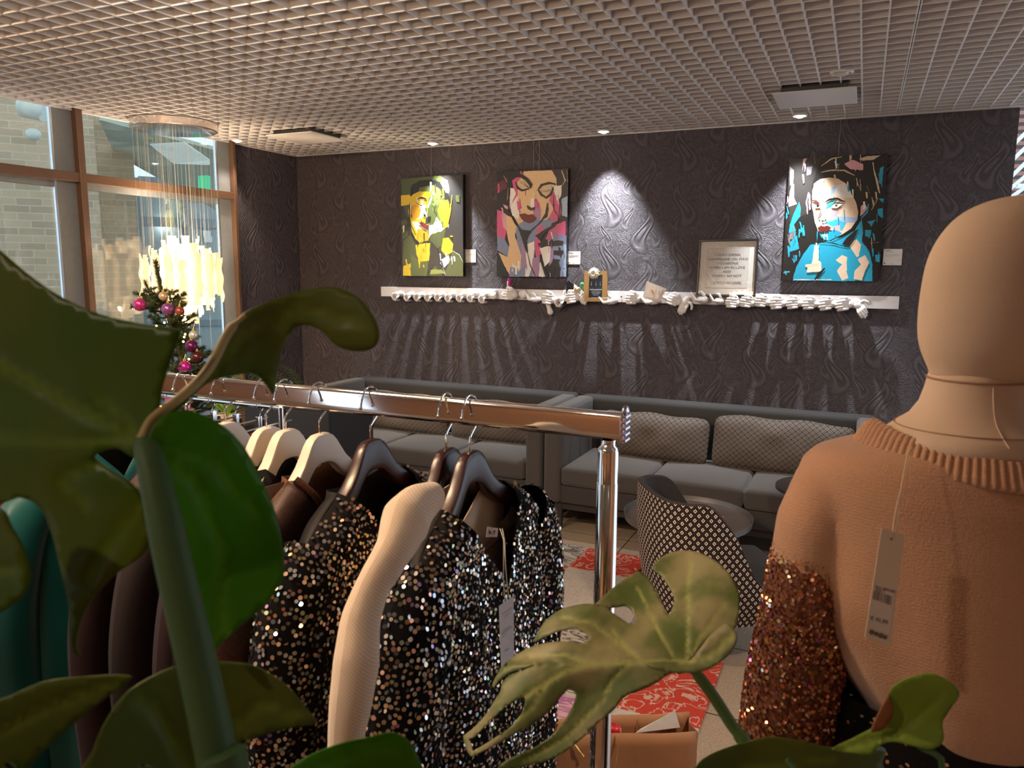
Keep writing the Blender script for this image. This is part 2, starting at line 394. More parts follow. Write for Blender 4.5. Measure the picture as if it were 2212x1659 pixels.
# sloping soffit and its skylight panel above the entrance
mb = MB(); q = [at(215, 255, 7.9), at(500, 330, 8.2), at(500, 470, 9.4), at(380, 400, 9.4), at(250, 330, 9.2)]
mb.add(q, [(0, 1, 2, 3, 4)]); o = build('soffit', mb, GS, smooth=False, solid=.04); tag(o, 'olive grey sloping soffit over the entrance outside', 'soffit')
mb = MB(); q = [at(324, 311, 8.0), at(398, 307, 8.0), at(452, 345, 8.1), at(452, 356, 8.1), at(376, 353, 8.1)]
mb.add(q, [(0, 1, 2, 3, 4)]); o = build('skylight_panel', mb, WH, smooth=False, solid=.04); tag(o, 'white skylight panel in the sloping soffit outside', 'skylight')
EX, b = newmat('exit_green', .4); b.inputs['Base Color'].default_value = (.0, .3, .14, 1); b.inputs['Emission Color'].default_value = (.0, .62, .30, 1); b.inputs['Emission Strength'].default_value = .55  # glow of a panel that stands in for an exit sign reflected in the glass
mb = MB(); q = [at(430, 381, 8.0), at(452, 380, 8.0), at(453, 412, 8.0), at(430, 410, 8.0)]
mb.add(q, [(0, 1, 2, 3)]); o = build('exit_sign_reflection', mb, EX, smooth=False, solid=.05); tag(o, 'glowing green panel standing for an exit sign reflected in the window glass', 'sign')
# outdoor camera housing and floodlight on the brick wall
ct = thing('security_camera', 'white security camera under the soffit outside, top left', 'camera', at(75, 240, 7.3))
mb = MB(); c = at(68, 235, 7.3); mb.ball(c, .09, 12); build('housing', mb, WH, ct)
mb = MB(); mb.tube([at(50, 228, 7.4), at(95, 238, 7.4)], .11, 16); build('shroud', mb, WH, ct)
mb = MB(); mb.ball(at(72, 290, 7.4), (.07, .07, .06), 10); o = build('outdoor_lamp', mb, WH); tag(o, 'small white bulkhead lamp below the camera on the brick wall', 'lamp')
mb = MB(); mb.box(-9.8, -4.9, 1.0, 10.5, -.12, -.02); struct(build('trim_2', mb, mat('paving', (.25, .24, .23), .85), smooth=False))
# ---------------- red-brown brick building and stair beyond the right end of the wall
RB, b = newmat('louvre_brick', .8); v, X, Y, Z = coords()
link(mix(gt(fr(Z / .09), .5), (.30, .16, .12), (.07, .05, .05)), b.inputs['Base Color'])
q0, q1 = at(2176, 330, 9.0), at(2290, 330, 9.0)
mb = MB(); mb.box(min(q0.x, q1.x), 5.5, q0.y + .4, q0.y + .6, 0, 3.95); o = build('louvred_facade', mb, RB, smooth=False); tag(o, 'red-brown striped louvre facade past the right end of the dark wall', 'facade')
mb = MB(); mb.box(min(q0.x, q1.x), 5.5, q0.y + .4, q0.y + .6, 3.95, 6.0); o = build('upper_facade', mb, mat('pink_render', (.42, .26, .22), .8), smooth=False); tag(o, 'plain pinkish band above the striped louvres at the right edge', 'facade')
RL = mat('rail_white', (.68, .75, .76), .4)
fac = thing('stair_railing', 'white diagonal stair railing in front of the striped louvres', 'railing', (q0.x, q0.y, 0))
for k, (a, c) in enumerate((((2190, 312), (2235, 268)), ((2188, 345), (2235, 300)), ((2186, 380), (2240, 328)), ((2182, 408), (2240, 360)), ((2182, 428), (2240, 385)))):
    mb = MB(); mb.tube([at(*a, 8.8), at(*c, 8.8)], .022, 6); build('rail', mb, RL, fac)
mb = MB(); mb.tube([at(2196, 402, 8.8), at(2245, 400, 8.8)], .03, 6); build('landing_edge', mb, RL, fac)

# ================================================================ ceiling fittings
STL = mat('fitting_white', (.62, .58, .55), .5, var=.03)
LED, b = newmat('led_white', .3); b.inputs['Base Color'].default_value = (1, 1, 1, 1); b.inputs['Emission Color'].default_value = (1, .93, .8, 1); b.inputs['Emission Strength'].default_value = 14
LEDW, b = newmat('led_warm', .3); b.inputs['Base Color'].default_value = (1, 1, 1, 1); b.inputs['Emission Color'].default_value = (1, .78, .52, 1); b.inputs['Emission Strength'].default_value = 6
LEDF, b = newmat('led_off', .3); b.inputs['Base Color'].default_value = (.55, .5, .45, 1)
def fitting(x, y, led, label, group=None, r=.042):
    t = thing('ceiling_spotlight', label, 'spotlight', (x, y, ZC), group)
    mb = MB(); mb.lathe((x, y, ZC), [(r * .72, -.003), (r, -.010), (r * 1.12, -.004), (r * 1.12, .01), (r * .8, .05), (.001, .052)], 28); build('housing', mb, STL, t)
    mb = MB(); mb.lathe((x, y, ZC), [(.001, -.02), (r * .35, -.019), (r * .62, -.012), (r * .7, -.003), (r * .7, .003)], 24); build('bulb', mb, led, t)
for p, l in zip(SPOTS, ('lit ceiling spotlight above the yellow and green portrait', 'lit ceiling spotlight between the pink portrait and the framed quote', 'lit ceiling spotlight above the blue portrait beside the square panel')):
    fitting(p.x, p.y, LED, l)
fitting(pl_.x, pl_.y, LEDW, 'warm ceiling spotlight by the window next to the hanging lamp disc')
for i, (x, y, *_r) in enumerate(DOWN):  # fittings for the added fill lights; the dim round one is a real fitting
    if i == 1: fitting(x, y, LEDF, 'dim round ceiling light near the right square ceiling panel', r=.05)
    else: fitting(x, y, LEDW if i in (2, 5, 7) else LED, 'added ceiling fill light ' + ('', '', 'left of the mannequin, overhead', 'above the armchair side, right of the clothes rail', 'above the clothes rail, left of the camera', 'by the window wall behind the rail', 'over the far end of the clothes rail', 'just behind the camera over the left plant', 'near the rear wall on the right', 'near the rear wall in the middle', 'by the right wall of the shop', '')[i] if i else 'added ceiling fill light closest to the window, overhead', 'added fill downlights overhead')
for cx_, cy_, s, lab in ((-.313, 4.87 - .0, .235, 'square white hanging ceiling panel near the right spotlight'), (-3.95, 4.76, .2, 'square white hanging ceiling panel above the window corner')):
    if cx_ > -1: a = pl(1762, 212, 2, ZC - .03)
    else: a = pl(664, 298, 2, ZC - .03)
    t = thing('ceiling_panel', lab, 'ceiling panel', (a.x, a.y, ZC))
    mb = MB(); mb.box(a.x - .21, a.x + .21, a.y - .21, a.y + .21, ZC - .035, ZC - .027); build('cover', mb, STL, t, smooth=False, bevel=.002)
    mb = MB(); mb.box(a.x - .17, a.x + .17, a.y - .17, a.y + .17, ZC - .027, ZC + .02); build('collar', mb, mat('vent_dark', (.08, .075, .07), .8), t, smooth=False)

# ================================================================ chandelier
MIR = mat('polished_steel', (.66, .60, .58), .16, 1., var=.03)
ch = thing('chandelier', 'round steel disc lamp hung with glowing twisted glass strips on long threads', 'chandelier', (CH.x, CH.y, ZC))
mb = MB(); mb.lathe((CH.x, CH.y, ZC), [(.001, -.055), (.27, -.055), (.28, -.05), (.28, -.005), (.27, 0), (.001, 0)], 64); build('ceiling_disc', mb, MIR, ch)
THR = mat('thread_clear', (.42, .43, .38), .4, .2)
PLT, b = newmat('frosted_glass_strip', .35); b.inputs['Base Color'].default_value = (.90, .82, .70, 1); b.inputs['Transmission Weight'].default_value = .25
nt = PLT.node_tree; ts = nt.nodes.new('ShaderNodeBsdfTranslucent'); ts.inputs[0].default_value = (.95, .88, .78, 1); ms = nt.nodes.new('ShaderNodeMixShader'); ms.inputs[0].default_value = .55
b.inputs['Emission Color'].default_value = (1., .74, .46, 1); b.inputs['Emission Strength'].default_value = .35
nt.links.new(b.outputs[0], ms.inputs[1]); nt.links.new(ts.outputs[0], ms.inputs[2]); nt.links.new(ms.outputs[0], nt.nodes['Material Output'].inputs[0])
PLT2, b2 = newmat('glowing_glass_strip', .35); b2.inputs['Base Color'].default_value = (.92, .8, .65, 1); b2.inputs['Emission Color'].default_value = (1., .70, .40, 1); b2.inputs['Emission Strength'].default_value = 4.5
strips = []
for ring, (rad, cnt, ztop, zbot) in enumerate(((.265, 18, 1.865, 1.54), (.20, 13, 1.92, 1.49), (.12, 8, 1.975, 1.42), (.04, 3, 1.97, 1.38))):
    for k in range(cnt):
        a = 2 * PI * (k + .35 * ring) / cnt; x, y = CH.x + rad * math.cos(a), CH.y + rad * math.sin(a)
        segs = [(ztop, ztop - .30)] if ring == 0 else [(ztop, ztop - .28), (ztop - .27, zbot)]
        jit = rng.uniform(-.035, .035)
        for (za, zb) in segs: strips.append((x, y, za + jit, zb + jit, a + rng.uniform(-.12, .12)))
        mb = MB(); mb.tube([(x, y, ZC - .05), (x, y, ztop + jit - .02)], .00065, 4); build('thread', mb, THR, ch, smooth=False)
for x, y, za, zb, a in strips:
    mb = MB(); n = 22; ph = rng.uniform(0, 6)
    rings = []
    for i in range(n + 1):
        z = za + (zb - za) * i / n; tw = ph + 5.5 * i / n * (1 if ph > 3 else -1) * .35; wd = .0275 + .0050 * math.sin(ph + i * .80)
        u = Vector((math.cos(a + 1.57 + .16 * math.sin(tw * 3)), math.sin(a + 1.57 + .16 * math.sin(tw * 3)), 0)); v_ = Vector((-u.y, u.x, 0))
        c = Vector((x, y, z)) + v_ * .004 * math.sin(i * .62 + ph)
        rings.append([c - u * wd - v_ * .002, c + u * wd - v_ * .002, c + u * wd + v_ * .002, c - u * wd + v_ * .002])
    mb.loft(rings); build('glass_strip', mb, PLT, ch)
BLB, b = newmat('bulb_glow', .3); b.inputs['Emission Color'].default_value = (1, .80, .52, 1); b.inputs['Emission Strength'].default_value = 30
for k in range(5):
    a = k * 1.256; x, y, z = CH.x + .09 * math.cos(a), CH.y + .09 * math.sin(a), 1.66 + .03 * (k % 2)
    mb = MB(); mb.ball((x, y, z), (.022, .022, .035), 8); build('bulb', mb, BLB, ch)
    mb = MB(); mb.tube([(x, y, ZC - .05), (x, y, z + .03)], .0016, 4); build('cord', mb, THR, ch, smooth=False)
# the matching short lamp above the clothes rail (its glow shows in the framed glass)
pd = thing('pendant_lamp', 'short cluster of glowing glass strips above the clothes rail, outside the picture', 'pendant lamp', (PN.x, PN.y, ZC))
mb = MB(); mb.lathe((PN.x, PN.y, ZC), [(.001, -.03), (.16, -.03), (.165, 0), (.001, 0)], 40); build('ceiling_disc', mb, MIR, pd)
for ring, (rad, cnt) in enumerate(((.15, 11), (.08, 6))):
    for k in range(cnt):
        a = 2 * PI * (k + .4 * ring) / cnt; x, y = PN.x + rad * math.cos(a), PN.y + rad * math.sin(a); ph = rng.uniform(0, 6); rg = []
        for i in range(15):
            z = 2.64 - .30 * i / 14; wd = .023 + .005 * math.sin(ph + i * .8); u = Vector((-math.sin(a), math.cos(a), 0)); n3 = Vector((math.cos(a), math.sin(a), 0)); c = Vector((x, y, z)) + n3 * .01 * math.sin(i * .7 + ph)
            rg.append([c - u * wd - n3 * .002, c + u * wd - n3 * .002, c + u * wd + n3 * .002, c - u * wd + n3 * .002])
        mb = MB(); mb.loft(rg); build('glass_strip', mb, PLT2, pd)
        mb = MB(); mb.tube([(x, y, ZC - .03), (x, y, 2.63)], .0007, 4); build('thread', mb, THR, pd, smooth=False)
for k in range(26):       # loose threads hanging below the strips
    a = rng.uniform(0, 6.28); rr = rng.uniform(.05, .28); x, y = CH.x + rr * math.cos(a), CH.y + rr * math.sin(a)
    mb = MB(); mb.tube([(x, y, ZC - .05), (x, y, rng.uniform(1.1, 1.35) if k % 2 else 1.7)], .0006, 4); build('thread', mb, THR, ch, smooth=False)
# ================================================================ picture shelf with plaster hands
WB = mat('shelf_white', (.80, .76, .75), .45, var=.03)
PW = mat('plaster_white', (.82, .78, .75), .55, var=.04)
SX0, SX1, SZ0, SZ1 = pl(823, 619, 1, D - .02).x, pl(1943, 640, 1, D - .02).x, 1.545, 1.628
mb = MB(); mb.box(SX0, SX1, D - .022, D - .001, SZ0, SZ1)
o = build('shelf_board', mb, WB, smooth=False, bevel=.002); tag(o, 'long narrow white board fixed along the dark wall carrying plaster hands', 'shelf')
def capsule(mb, pts, r):
    mb.tube(pts, r, 10); rr = r if isinstance(r, list) else [r] * len(pts)
    mb.ball(pts[0], rr[0], 6); mb.ball(pts[-1], rr[-1], 6)
def hand_mesh(kind):
    mb = MB(); Z = Vector
    if kind == 'fist':
        capsule(mb, [(.045, -.005, 0), (.034, -.04, .0)], [.026, .030]); mb.ball((.018, -.045, 0), (.030, .026, .036), 8)
        for i in range(4):
            z = .029 - i * .0195; e = (0, .006, .004, -.008)[i]
            capsule(mb, [(.026, -.062, z), (-.006 - e, -.082, z - .002), (-.038 - e, -.072, z - .006), (-.046 - e, -.045, z - .008), (-.032, -.030, z - .008)], [.0105, .0108, .0098, .009, .008])
        capsule(mb, [(.036, -.045, .030), (.015, -.068, .048), (-.016, -.066, .052), (-.028, -.055, .044)], [.013, .0125, .0115, .0095])
    elif kind == 'cup':
        capsule(mb, [(.050, -.0, .004), (.038, -.04, .0)], [.024, .028]); mb.ball((.018, -.05, -.008), (.034, .028, .024), 8)
        for i in range(4):
            y = -.030 - i * .016; z = -.012 - .006 * math.sin(i)
            capsule(mb, [(.015, y - .004, z), (-.015, y - .004, z - .008), (-.045, y + .004, z + .002 + .004 * i), (-.064, y + .010, z + .018 + .003 * i)], [.0105, .0102, .0095, .008])
        capsule(mb, [(.036, -.045, .006), (.020, -.055, .030), (-.004, -.058, .042), (-.016, -.055, .036)], [.013, .012, .011, .009])
    elif kind == 'curl':       # hand arched over, fingers falling and curling under
        capsule(mb, [(.040, -.0, .012), (.022, -.03, .020)], [.023, .025]); mb.ball((.004, -.042, .012), (.028, .026, .024), 8)
        for i in range(4):
            q = i * .017; y = -.060 + i * .012
            capsule(mb, [(-.004, y, .022 - q * .4), (-.030, y - .006, .012 - q * .4), (-.040 + q * .3, y - .006, -.016 - q * .3), (-.028 + q * .35, y + .004, -.040 - q * .15), (-.010 + q * .2, y + .012, -.044)], [.0105, .0105, .0098, .009, .008])
        capsule(mb, [(.018, -.045, .000), (.012, -.062, -.018), (.000, -.060, -.034)], [.0125, .0115, .0095])
    elif kind == 'droop':      # hand pointing down with the thumb apart
        capsule(mb, [(.010, -.0, .024), (.004, -.035, .030)], [.022, .024]); mb.ball((-.004, -.045, .004), (.028, .018, .034), 8)
        for i in range(4):
            x = -.028 + i * .0155; l = (.052, .064, .060, .046)[i]
            capsule(mb, [(x * .9 + .004, -.050, -.012), (x - .004, -.060, -.034), (x - .008, -.058, -.02 - l * .75), (x - .010, -.048, -.022 - l)], [.0098, .0095, .009, .0075])
        capsule(mb, [(.016, -.045, .012), (.042, -.052, .008), (.054, -.050, -.016), (.052, -.044, -.034)], [.012, .0115, .0105, .0085])
    o = build('plaster_hand', mb, PW); remesh(o, .0026, 3, .5)
    me = o.data; bpy.data.objects.remove(o); return me
HM = {k: hand_mesh(k) for k in ('fist', 'cup', 'curl', 'droop')}
HANDS = [(858, 638, 'curl', 0, 1.05, 'lowest and loosest curl, leftmost on the board'), (882, 640, 'curl', 8, .95, ''), (905, 640, 'curl', -4, 1., ''), (928, 640, 'curl', 6, 1., ''), (950, 640, 'curl', 0, 1., ''),
         (972, 641, 'curl', 10, 1., ''), (996, 641, 'curl', 14, .98, ''), (1019, 641, 'curl', 22, .98, ''), (1044, 643, 'curl', 24, 1., ''),
         (1066, 637, 'fist', 88, .8, ''), (1088, 637, 'fist', 90, .55, ''), (1103, 636, 'fist', -8, 1.25, 'holding the pink nail polish'), (1130, 636, 'fist', 84, .72, ''), (1150, 643, 'cup', -22, 1., ''),
         (1186, 645, 'fist', -12, 1.25, 'with its wrist hanging below the board'), (1212, 650, 'curl', 0, 1.12, 'holding the black fan stick'), (1237, 643, 'fist', 4, 1.22, 'in front of the black bow tie'), (1264, 646, 'fist', 42, .95, 'just left of the gold frame'),
         (1312, 648, 'cup', -10, 1.12, 'supporting the gold frame at its lower right corner'), (1367, 645, 'fist', -6, 1.2, ''), (1404, 648, 'cup', -8, 1.15, 'under the tilted white card'), (1438, 641, 'cup', -30, .85, ''),
         (1457, 648, 'fist', -24, 1.15, ''), (1481, 655, 'droop', -10, 1.1, 'drooping with straight fingers'), (1512, 643, 'cup', -18, 1.15, 'under the left corner of the framed quote'), (1549, 646, 'cup', -20, 1., ''),
         (1583, 653, 'fist', -8, 1.12, ''), (1614, 652, 'fist', -14, 1.12, 'under the right corner of the framed quote'), (1646, 651, 'fist', -10, 1.1, ''), (1679, 655, 'fist', 0, 1.15, ''), (1714, 655, 'fist', 2, 1.1, ''),
         (1749, 656, 'fist', -2, 1.1, ''), (1785, 657, 'fist', 4, 1.15, ''), (1822, 658, 'fist', 6, 1.15, ''), (1856, 660, 'droop', 42, 1.1, 'reaching down, last at the right end of the board')]
ORD = ['first', 'second', 'third', 'fourth', 'fifth', 'sixth', 'seventh', 'eighth', 'ninth', 'tenth', 'eleventh', 'twelfth', 'thirteenth', 'fourteenth', 'fifteenth', 'sixteenth', 'seventeenth']
KW = {'curl': 'white plaster hand with fingers curled under', 'fist': 'white plaster hand with closed fingers', 'cup': 'open cupped white plaster hand', 'droop': 'white plaster hand'}
for i, (px, py, k, rot, s, extra) in enumerate(HANDS):
    p = pl(px, py, 1, D - .06); o = bpy.data.objects.new('plaster_hand', HM[k]); COL.objects.link(o)
    o.location = (p.x, D - .021, p.z); o.rotation_euler = (0, math.radians(-rot), 0); s *= .82 if k == 'fist' else .88; o.scale = (s, s, s)
    if not extra: extra = (ORD[i] + ' from the left end of the board') if i < 17 else (ORD[len(HANDS) - 1 - i] + ' from the right end of the board')
    tag(o, KW[k] + ', ' + extra, 'plaster hand', 'plaster hands along the wall board')
mb = MB(); a = pl(1184, 655, 1, D - .05); c = pl(1189, 674, 1, D - .05)
capsule(mb, [a, (a + c) / 2 + Vector((0, -.006, 0)), c], [.021, .018, .024]); o = build('plaster_wrist', mb, PW); tag(o, 'stub of a white plaster forearm hanging under the board', 'plaster wrist')

# ---- things held by the hands
PK = mat('magenta_plastic', (.42, .01, .12), .3); WLB = mat('label_white', (.8, .78, .75), .6, var=.02)
p = pl(1100, 613, 1, D - .07); t = thing('nail_polish_bottle', 'small magenta bottle with a white label held on the board', 'bottle', (p.x, p.y, p.z - .04))
mb = MB(); mb.cyl((p.x, p.y), .0165, p.z - .05, p.z + .012, 20); build('bottle_body', mb, PK, t)
mb = MB(); mb.cyl((p.x, p.y), .0150, p.z + .012, p.z + .045, 20); build('cap', mb, mat('magenta_cap', (.5, .01, .22), .35), t)
mb = MB(); mb.loft([[(p.x + .0172 * math.cos(a), p.y + .0172 * math.sin(a), p.z + z) for a in np.linspace(-2.7, -1.7, 8)] for z in (-.02, .02)], False, False); build('label', mb, WLB, t, solid=.0005)
BLK = mat('gloss_black', (.008, .007, .008), .15, spec=.7)
# black fan / bow with its stick
q = pl(1230, 622, 1, D - .05)
mb = MB(); P = lambda x, y: pl(x, y, 1, D - .04)
fill(mb, [(1223, 612), (1227, 607), (1231, 606), (1238, 612), (1246, 620), (1252, 630), (1256, 640), (1240, 640), (1224, 640)], lambda p: P(*p)); o = build('black_bow', mb, BLK, smooth=False, solid=.02, bevel=.004); tag(o, 'glossy black satin bow tucked behind a plaster hand', 'bow')
mb = MB(); mb.tube([pl(1207, 676, 1, D - .04), pl(1217, 664, 1, D - .05), pl(1232, 652, 1, D - .06)], [.002, .009, .011], 10); o = build('fan_stick', mb, BLK); tag(o, 'slim black closed fan pointing down out of a plaster hand', 'fan')
t = thing('cloth_flower', 'cream cloth flower bud lying beside the black bow', 'flower', pl(1246, 625, 1, D - .07))
mb = MB()
for k, (a, c) in enumerate((((1240, 613), (1248, 632)), ((1243, 616), (1253, 634)), ((1239, 618), (1246, 633)), ((1248, 620), (1254, 628)))):
    mb.tube([pl(*a, 1, D - .075 + k * .004), (pl(*a, 1, D - .085) + pl(*c, 1, D - .085)) / 2, pl(*c, 1, D - .075)], [.002, .012, .004], 8)
build('petal', mb, mat('cream_cloth', (.72, .55, .32), .7), t)
mb = MB(); GRN = mat('silk_leaf_green', (.08, .42, .08), .4)
mb.ball(pl(1257, 614, 1, D - .07), (.017, .008, .016), 8); mb.ball(pl(1261, 625, 1, D - .07), (.011, .008, .018), 8); o = build('green_leaf', mb, GRN); tag(o, 'shiny green artificial leaf behind the gold frame', 'leaf')
# gold frame with black chalk card and white daisy
GO = mat('gold_glitter', (.46, .29, .12), .45, .4, var=.35, scale=400)
def flatbox(mb, a, c, y0, y1):      # a, c: photo pixels of opposite corners on the plane y0
    A_, C_ = pl(*a, 1, y0), pl(*c, 1, y0); mb.box(A_.x, C_.x, y0, y1, C_.z, A_.z)
t = thing('gold_photo_frame', 'small gold glitter frame with a black chalk drawing and a white daisy', 'picture frame', pl(1287, 650, 1, D - .09))
fy = D - .10
for a, c in (((1262, 585), (1311, 594.)), ((1262, 643), (1311, 652)), ((1262, 594), (1271.5, 643)), ((1301.5, 594), (1311, 643))):
    mb = MB(); flatbox(mb, a, c, fy, fy + .014); build('frame_side', mb, GO, t, smooth=False)
mb = MB(); flatbox(mb, (1271, 594), (1302, 643), fy + .004, fy + .012); build('backing', mb, BLK, t, smooth=False)
CHK = mat('chalk_white', (.7, .68, .66), .8)
mb = MB()
def stroke(mb, pts, y, r): mb.tube([pl(x, yy, 1, y) for x, yy in pts], r, 4)
for px in (1278, 1288, 1297): stroke(mb, [(px, 608), (px - .8, 613), (px, 617)], fy + .003, .0011)
stroke(mb, [(1274, 626), (1300, 626)], fy + .003, .0012)
for k in range(9): stroke(mb, [(1275 + k * 2.9, 626), (1275.5 + k * 2.9, 621.5 + (k % 2) * 1.5)], fy + .003, .0007)
for k, (a, c, y) in enumerate(((1278, 1296, 629), (1277, 1298, 631.5), (1279, 1295, 634), (1281, 1293, 637))): stroke(mb, [(a + j * (c - a) / 8, y + (1.0 if j % 2 else -.6)) for j in range(9)], fy + .003, .0006)
build('chalk_drawing', mb, CHK, t, smooth=False)
mb = MB(); c = pl(1283, 590, 1, D - .115)
for lay, (n_, r_o, dy) in enumerate(((20, .046, 0), (18, .040, -.006), (14, .030, -.011))):
    for k in range(n_):
        a = 2 * PI * k / n_ + lay * .2; rr = r_o * rng.uniform(.88, 1.08)
        mb.tube([c + Vector((math.cos(a) * .004, dy, math.sin(a) * .004)), c + Vector((math.cos(a) * rr * .6, dy - .006, math.sin(a) * rr * .6)), c + Vector((math.cos(a) * rr, dy + .002, math.sin(a) * rr))], [.002, .0052, .002], 6)
build('daisy_petals', mb, mat('petal_white', (.85, .80, .70), .6), t)
mb = MB(); mb.ball(c + Vector((0, -.012, 0)), (.011, .005, .011), 8); build('daisy_centre', mb, mat('daisy_yellow', (.75, .6, .3), .8), t)
# bead chain hanging under the frame
mb = MB()
for k in range(42):
    p = pl(1293.5 - .045 * k, 654 + k * 2.32, 1, D - .03); mb.ball(p, .0034, 4)
o = build('bead_chain', mb, mat('dark_pearl', (.12, .10, .10), .2, .6)); tag(o, 'thin dark bead chain hanging below the gold frame', 'bead chain')
mb = MB(); mb.tube([pl(1310, 620, 1, D - .08), pl(1316, 631, 1, D - .05)], .002, 5); o = build('wooden_pick', mb, GO); tag(o, 'thin gold pick sticking out beside the gold frame', 'stick')
# tilted white card with a perfume picture
def quad3(a, b, c, d, y): return [pl(*p, 1, y) for p in (a, b, c, d)]
t = thing('gift_card', 'white card with an amber drop picture tilted between plaster hands', 'card', pl(1410, 640, 1, D - .09))
mb = MB(); mb.add(quad3((1397, 607), (1440, 624), (1425, 652), (1388, 644), D - .095), [(0, 1, 2, 3)]); build('card', mb, mat('card_ivory', (.68, .58, .48), .5), t, smooth=False, solid=.003)
mb = MB(); mb.add(quad3((1400, 612), (1432, 624), (1421, 646), (1393, 640), D - .098), [(0, 1, 2, 3)]); build('card_face', mb, mat('card_face', (.76, .68, .62), .4), t, smooth=False, solid=.001)
mb = MB(); fill(mb, [(1405, 625), (1412, 628), (1413, 636), (1409, 634)], lambda p: pl(*p, 1, D - .1)); build('amber_mark', mb, mat('amber', (.72, .32, .02), .3), t, smooth=False, solid=.001)
mb = MB(); stroke(mb, [(1416, 620), (1414, 628)], D - .1, .0008); stroke(mb, [(1423, 626), (1421, 632)], D - .1, .0014); build('small_print', mb, CHK, t, smooth=False)
for px in (1345, 1341): pass
HK = mat('hook_black', (.01, .01, .01), .4)
mb = MB(); mb.ball(pl(1342, 641, 1, D - .03), .006, 6); o = build('screw_head', mb, HK); tag(o, 'dark screw in the white board right of the gold frame', 'screw')

# ================================================================ framed quote
FB = mat('frame_black', (.008, .006, .006), .35, 0, spec=.4); MAT_ = mat('mount_board', (.74, .69, .62), .7, var=.02); PAPR = mat('quote_paper', (.66, .61, .55), .7, var=.02)
INK = mat('ink_grey', (.22, .19, .17), .7)
a0, a1 = pl(1513, 514, 1, D - .06), pl(1641, 640, 1, D - .06)
W_, H_ = .405, .40
fx = (pl(1502, 640, 1, D - .06).x + pl(1634, 640, 1, D - .06).x) / 2; fz = 1.605
lean = math.atan2(.048, H_)
TF = Matrix.Translation((fx, D - .066, fz)) @ Matrix.Rotation(-lean, 4, 'X') @ Matrix.Rotation(math.radians(-.5), 4, 'Y')
t = thing('framed_quote', 'black framed champagne quote leaning on the white board', 'framed print', (fx, D - .066, fz))
for x0, x1, z0, z1 in ((-W_ / 2, W_ / 2, 0, .014), (-W_ / 2, W_ / 2, H_ - .014, H_), (-W_ / 2, -W_ / 2 + .012, .014, H_ - .014), (W_ / 2 - .012, W_ / 2, .014, H_ - .014)):
    mb = MB(); mb.box(x0, x1, -.012, .012, z0, z1, TF); build('frame_side', mb, FB, t, smooth=False, bevel=.002)
mb = MB(); mb.box(-W_ / 2 + .012, W_ / 2 - .012, .006, .011, .014, H_ - .014, TF); build('mount', mb, MAT_, t, smooth=False)
mb = MB(); mb.box(-.142, .142, .0048, .006, .062, H_ - .062, TF); build('paper', mb, PAPR, t, smooth=False)
mb = MB()
for x0, x1, z0, z1 in ((-.143, .143, .061, .0622), (-.143, .143, H_ - .0622, H_ - .061), (-.143, -.142, .061, H_ - .061), (.142, .143, .061, H_ - .061)): mb.box(x0, x1, .0044, .005, z0, z1, TF)
build('mount_edge', mb, mat('mount_edge', (.35, .31, .28), .7), t, smooth=False)
for body, z, s in (('I ONLY DRINK', .293, .0245), ('CHAMPAGNE ON TWO', .263, .0235), ('OCCASIONS', .235, .0235), ('WHEN I AM IN LOVE', .205, .0235), ('AND', .176, .0235), ('WHEN I AM NOT', .147, .0235), ('- COCO CHANEL', .098, .0245)):
    text('lettering', body, s, INK, t, TF @ Matrix.Translation((0, .0035, z - .008)) @ Matrix.Rotation(PI / 2, 4, 'X'), depth=.0003, squash=1.12)
FG, b = newmat('picture_glass', .015); nt = FG.node_tree
tr = nt.nodes.new('ShaderNodeBsdfTransparent'); gl = nt.nodes.new('ShaderNodeBsdfGlossy'); gl.inputs['Roughness'].default_value = .012
ms = nt.nodes.new('ShaderNodeMixShader'); ms.inputs[0].default_value = .10; nt.links.new(tr.outputs[0], ms.inputs[1]); nt.links.new(gl.outputs[0], ms.inputs[2]); nt.links.new(ms.outputs[0], nt.nodes['Material Output'].inputs[0])
mb = MB(); mb.box(-W_ / 2 + .012, W_ / 2 - .012, -.006, -.004, .014, H_ - .014, TF); build('glass', mb, FG, t, smooth=False)

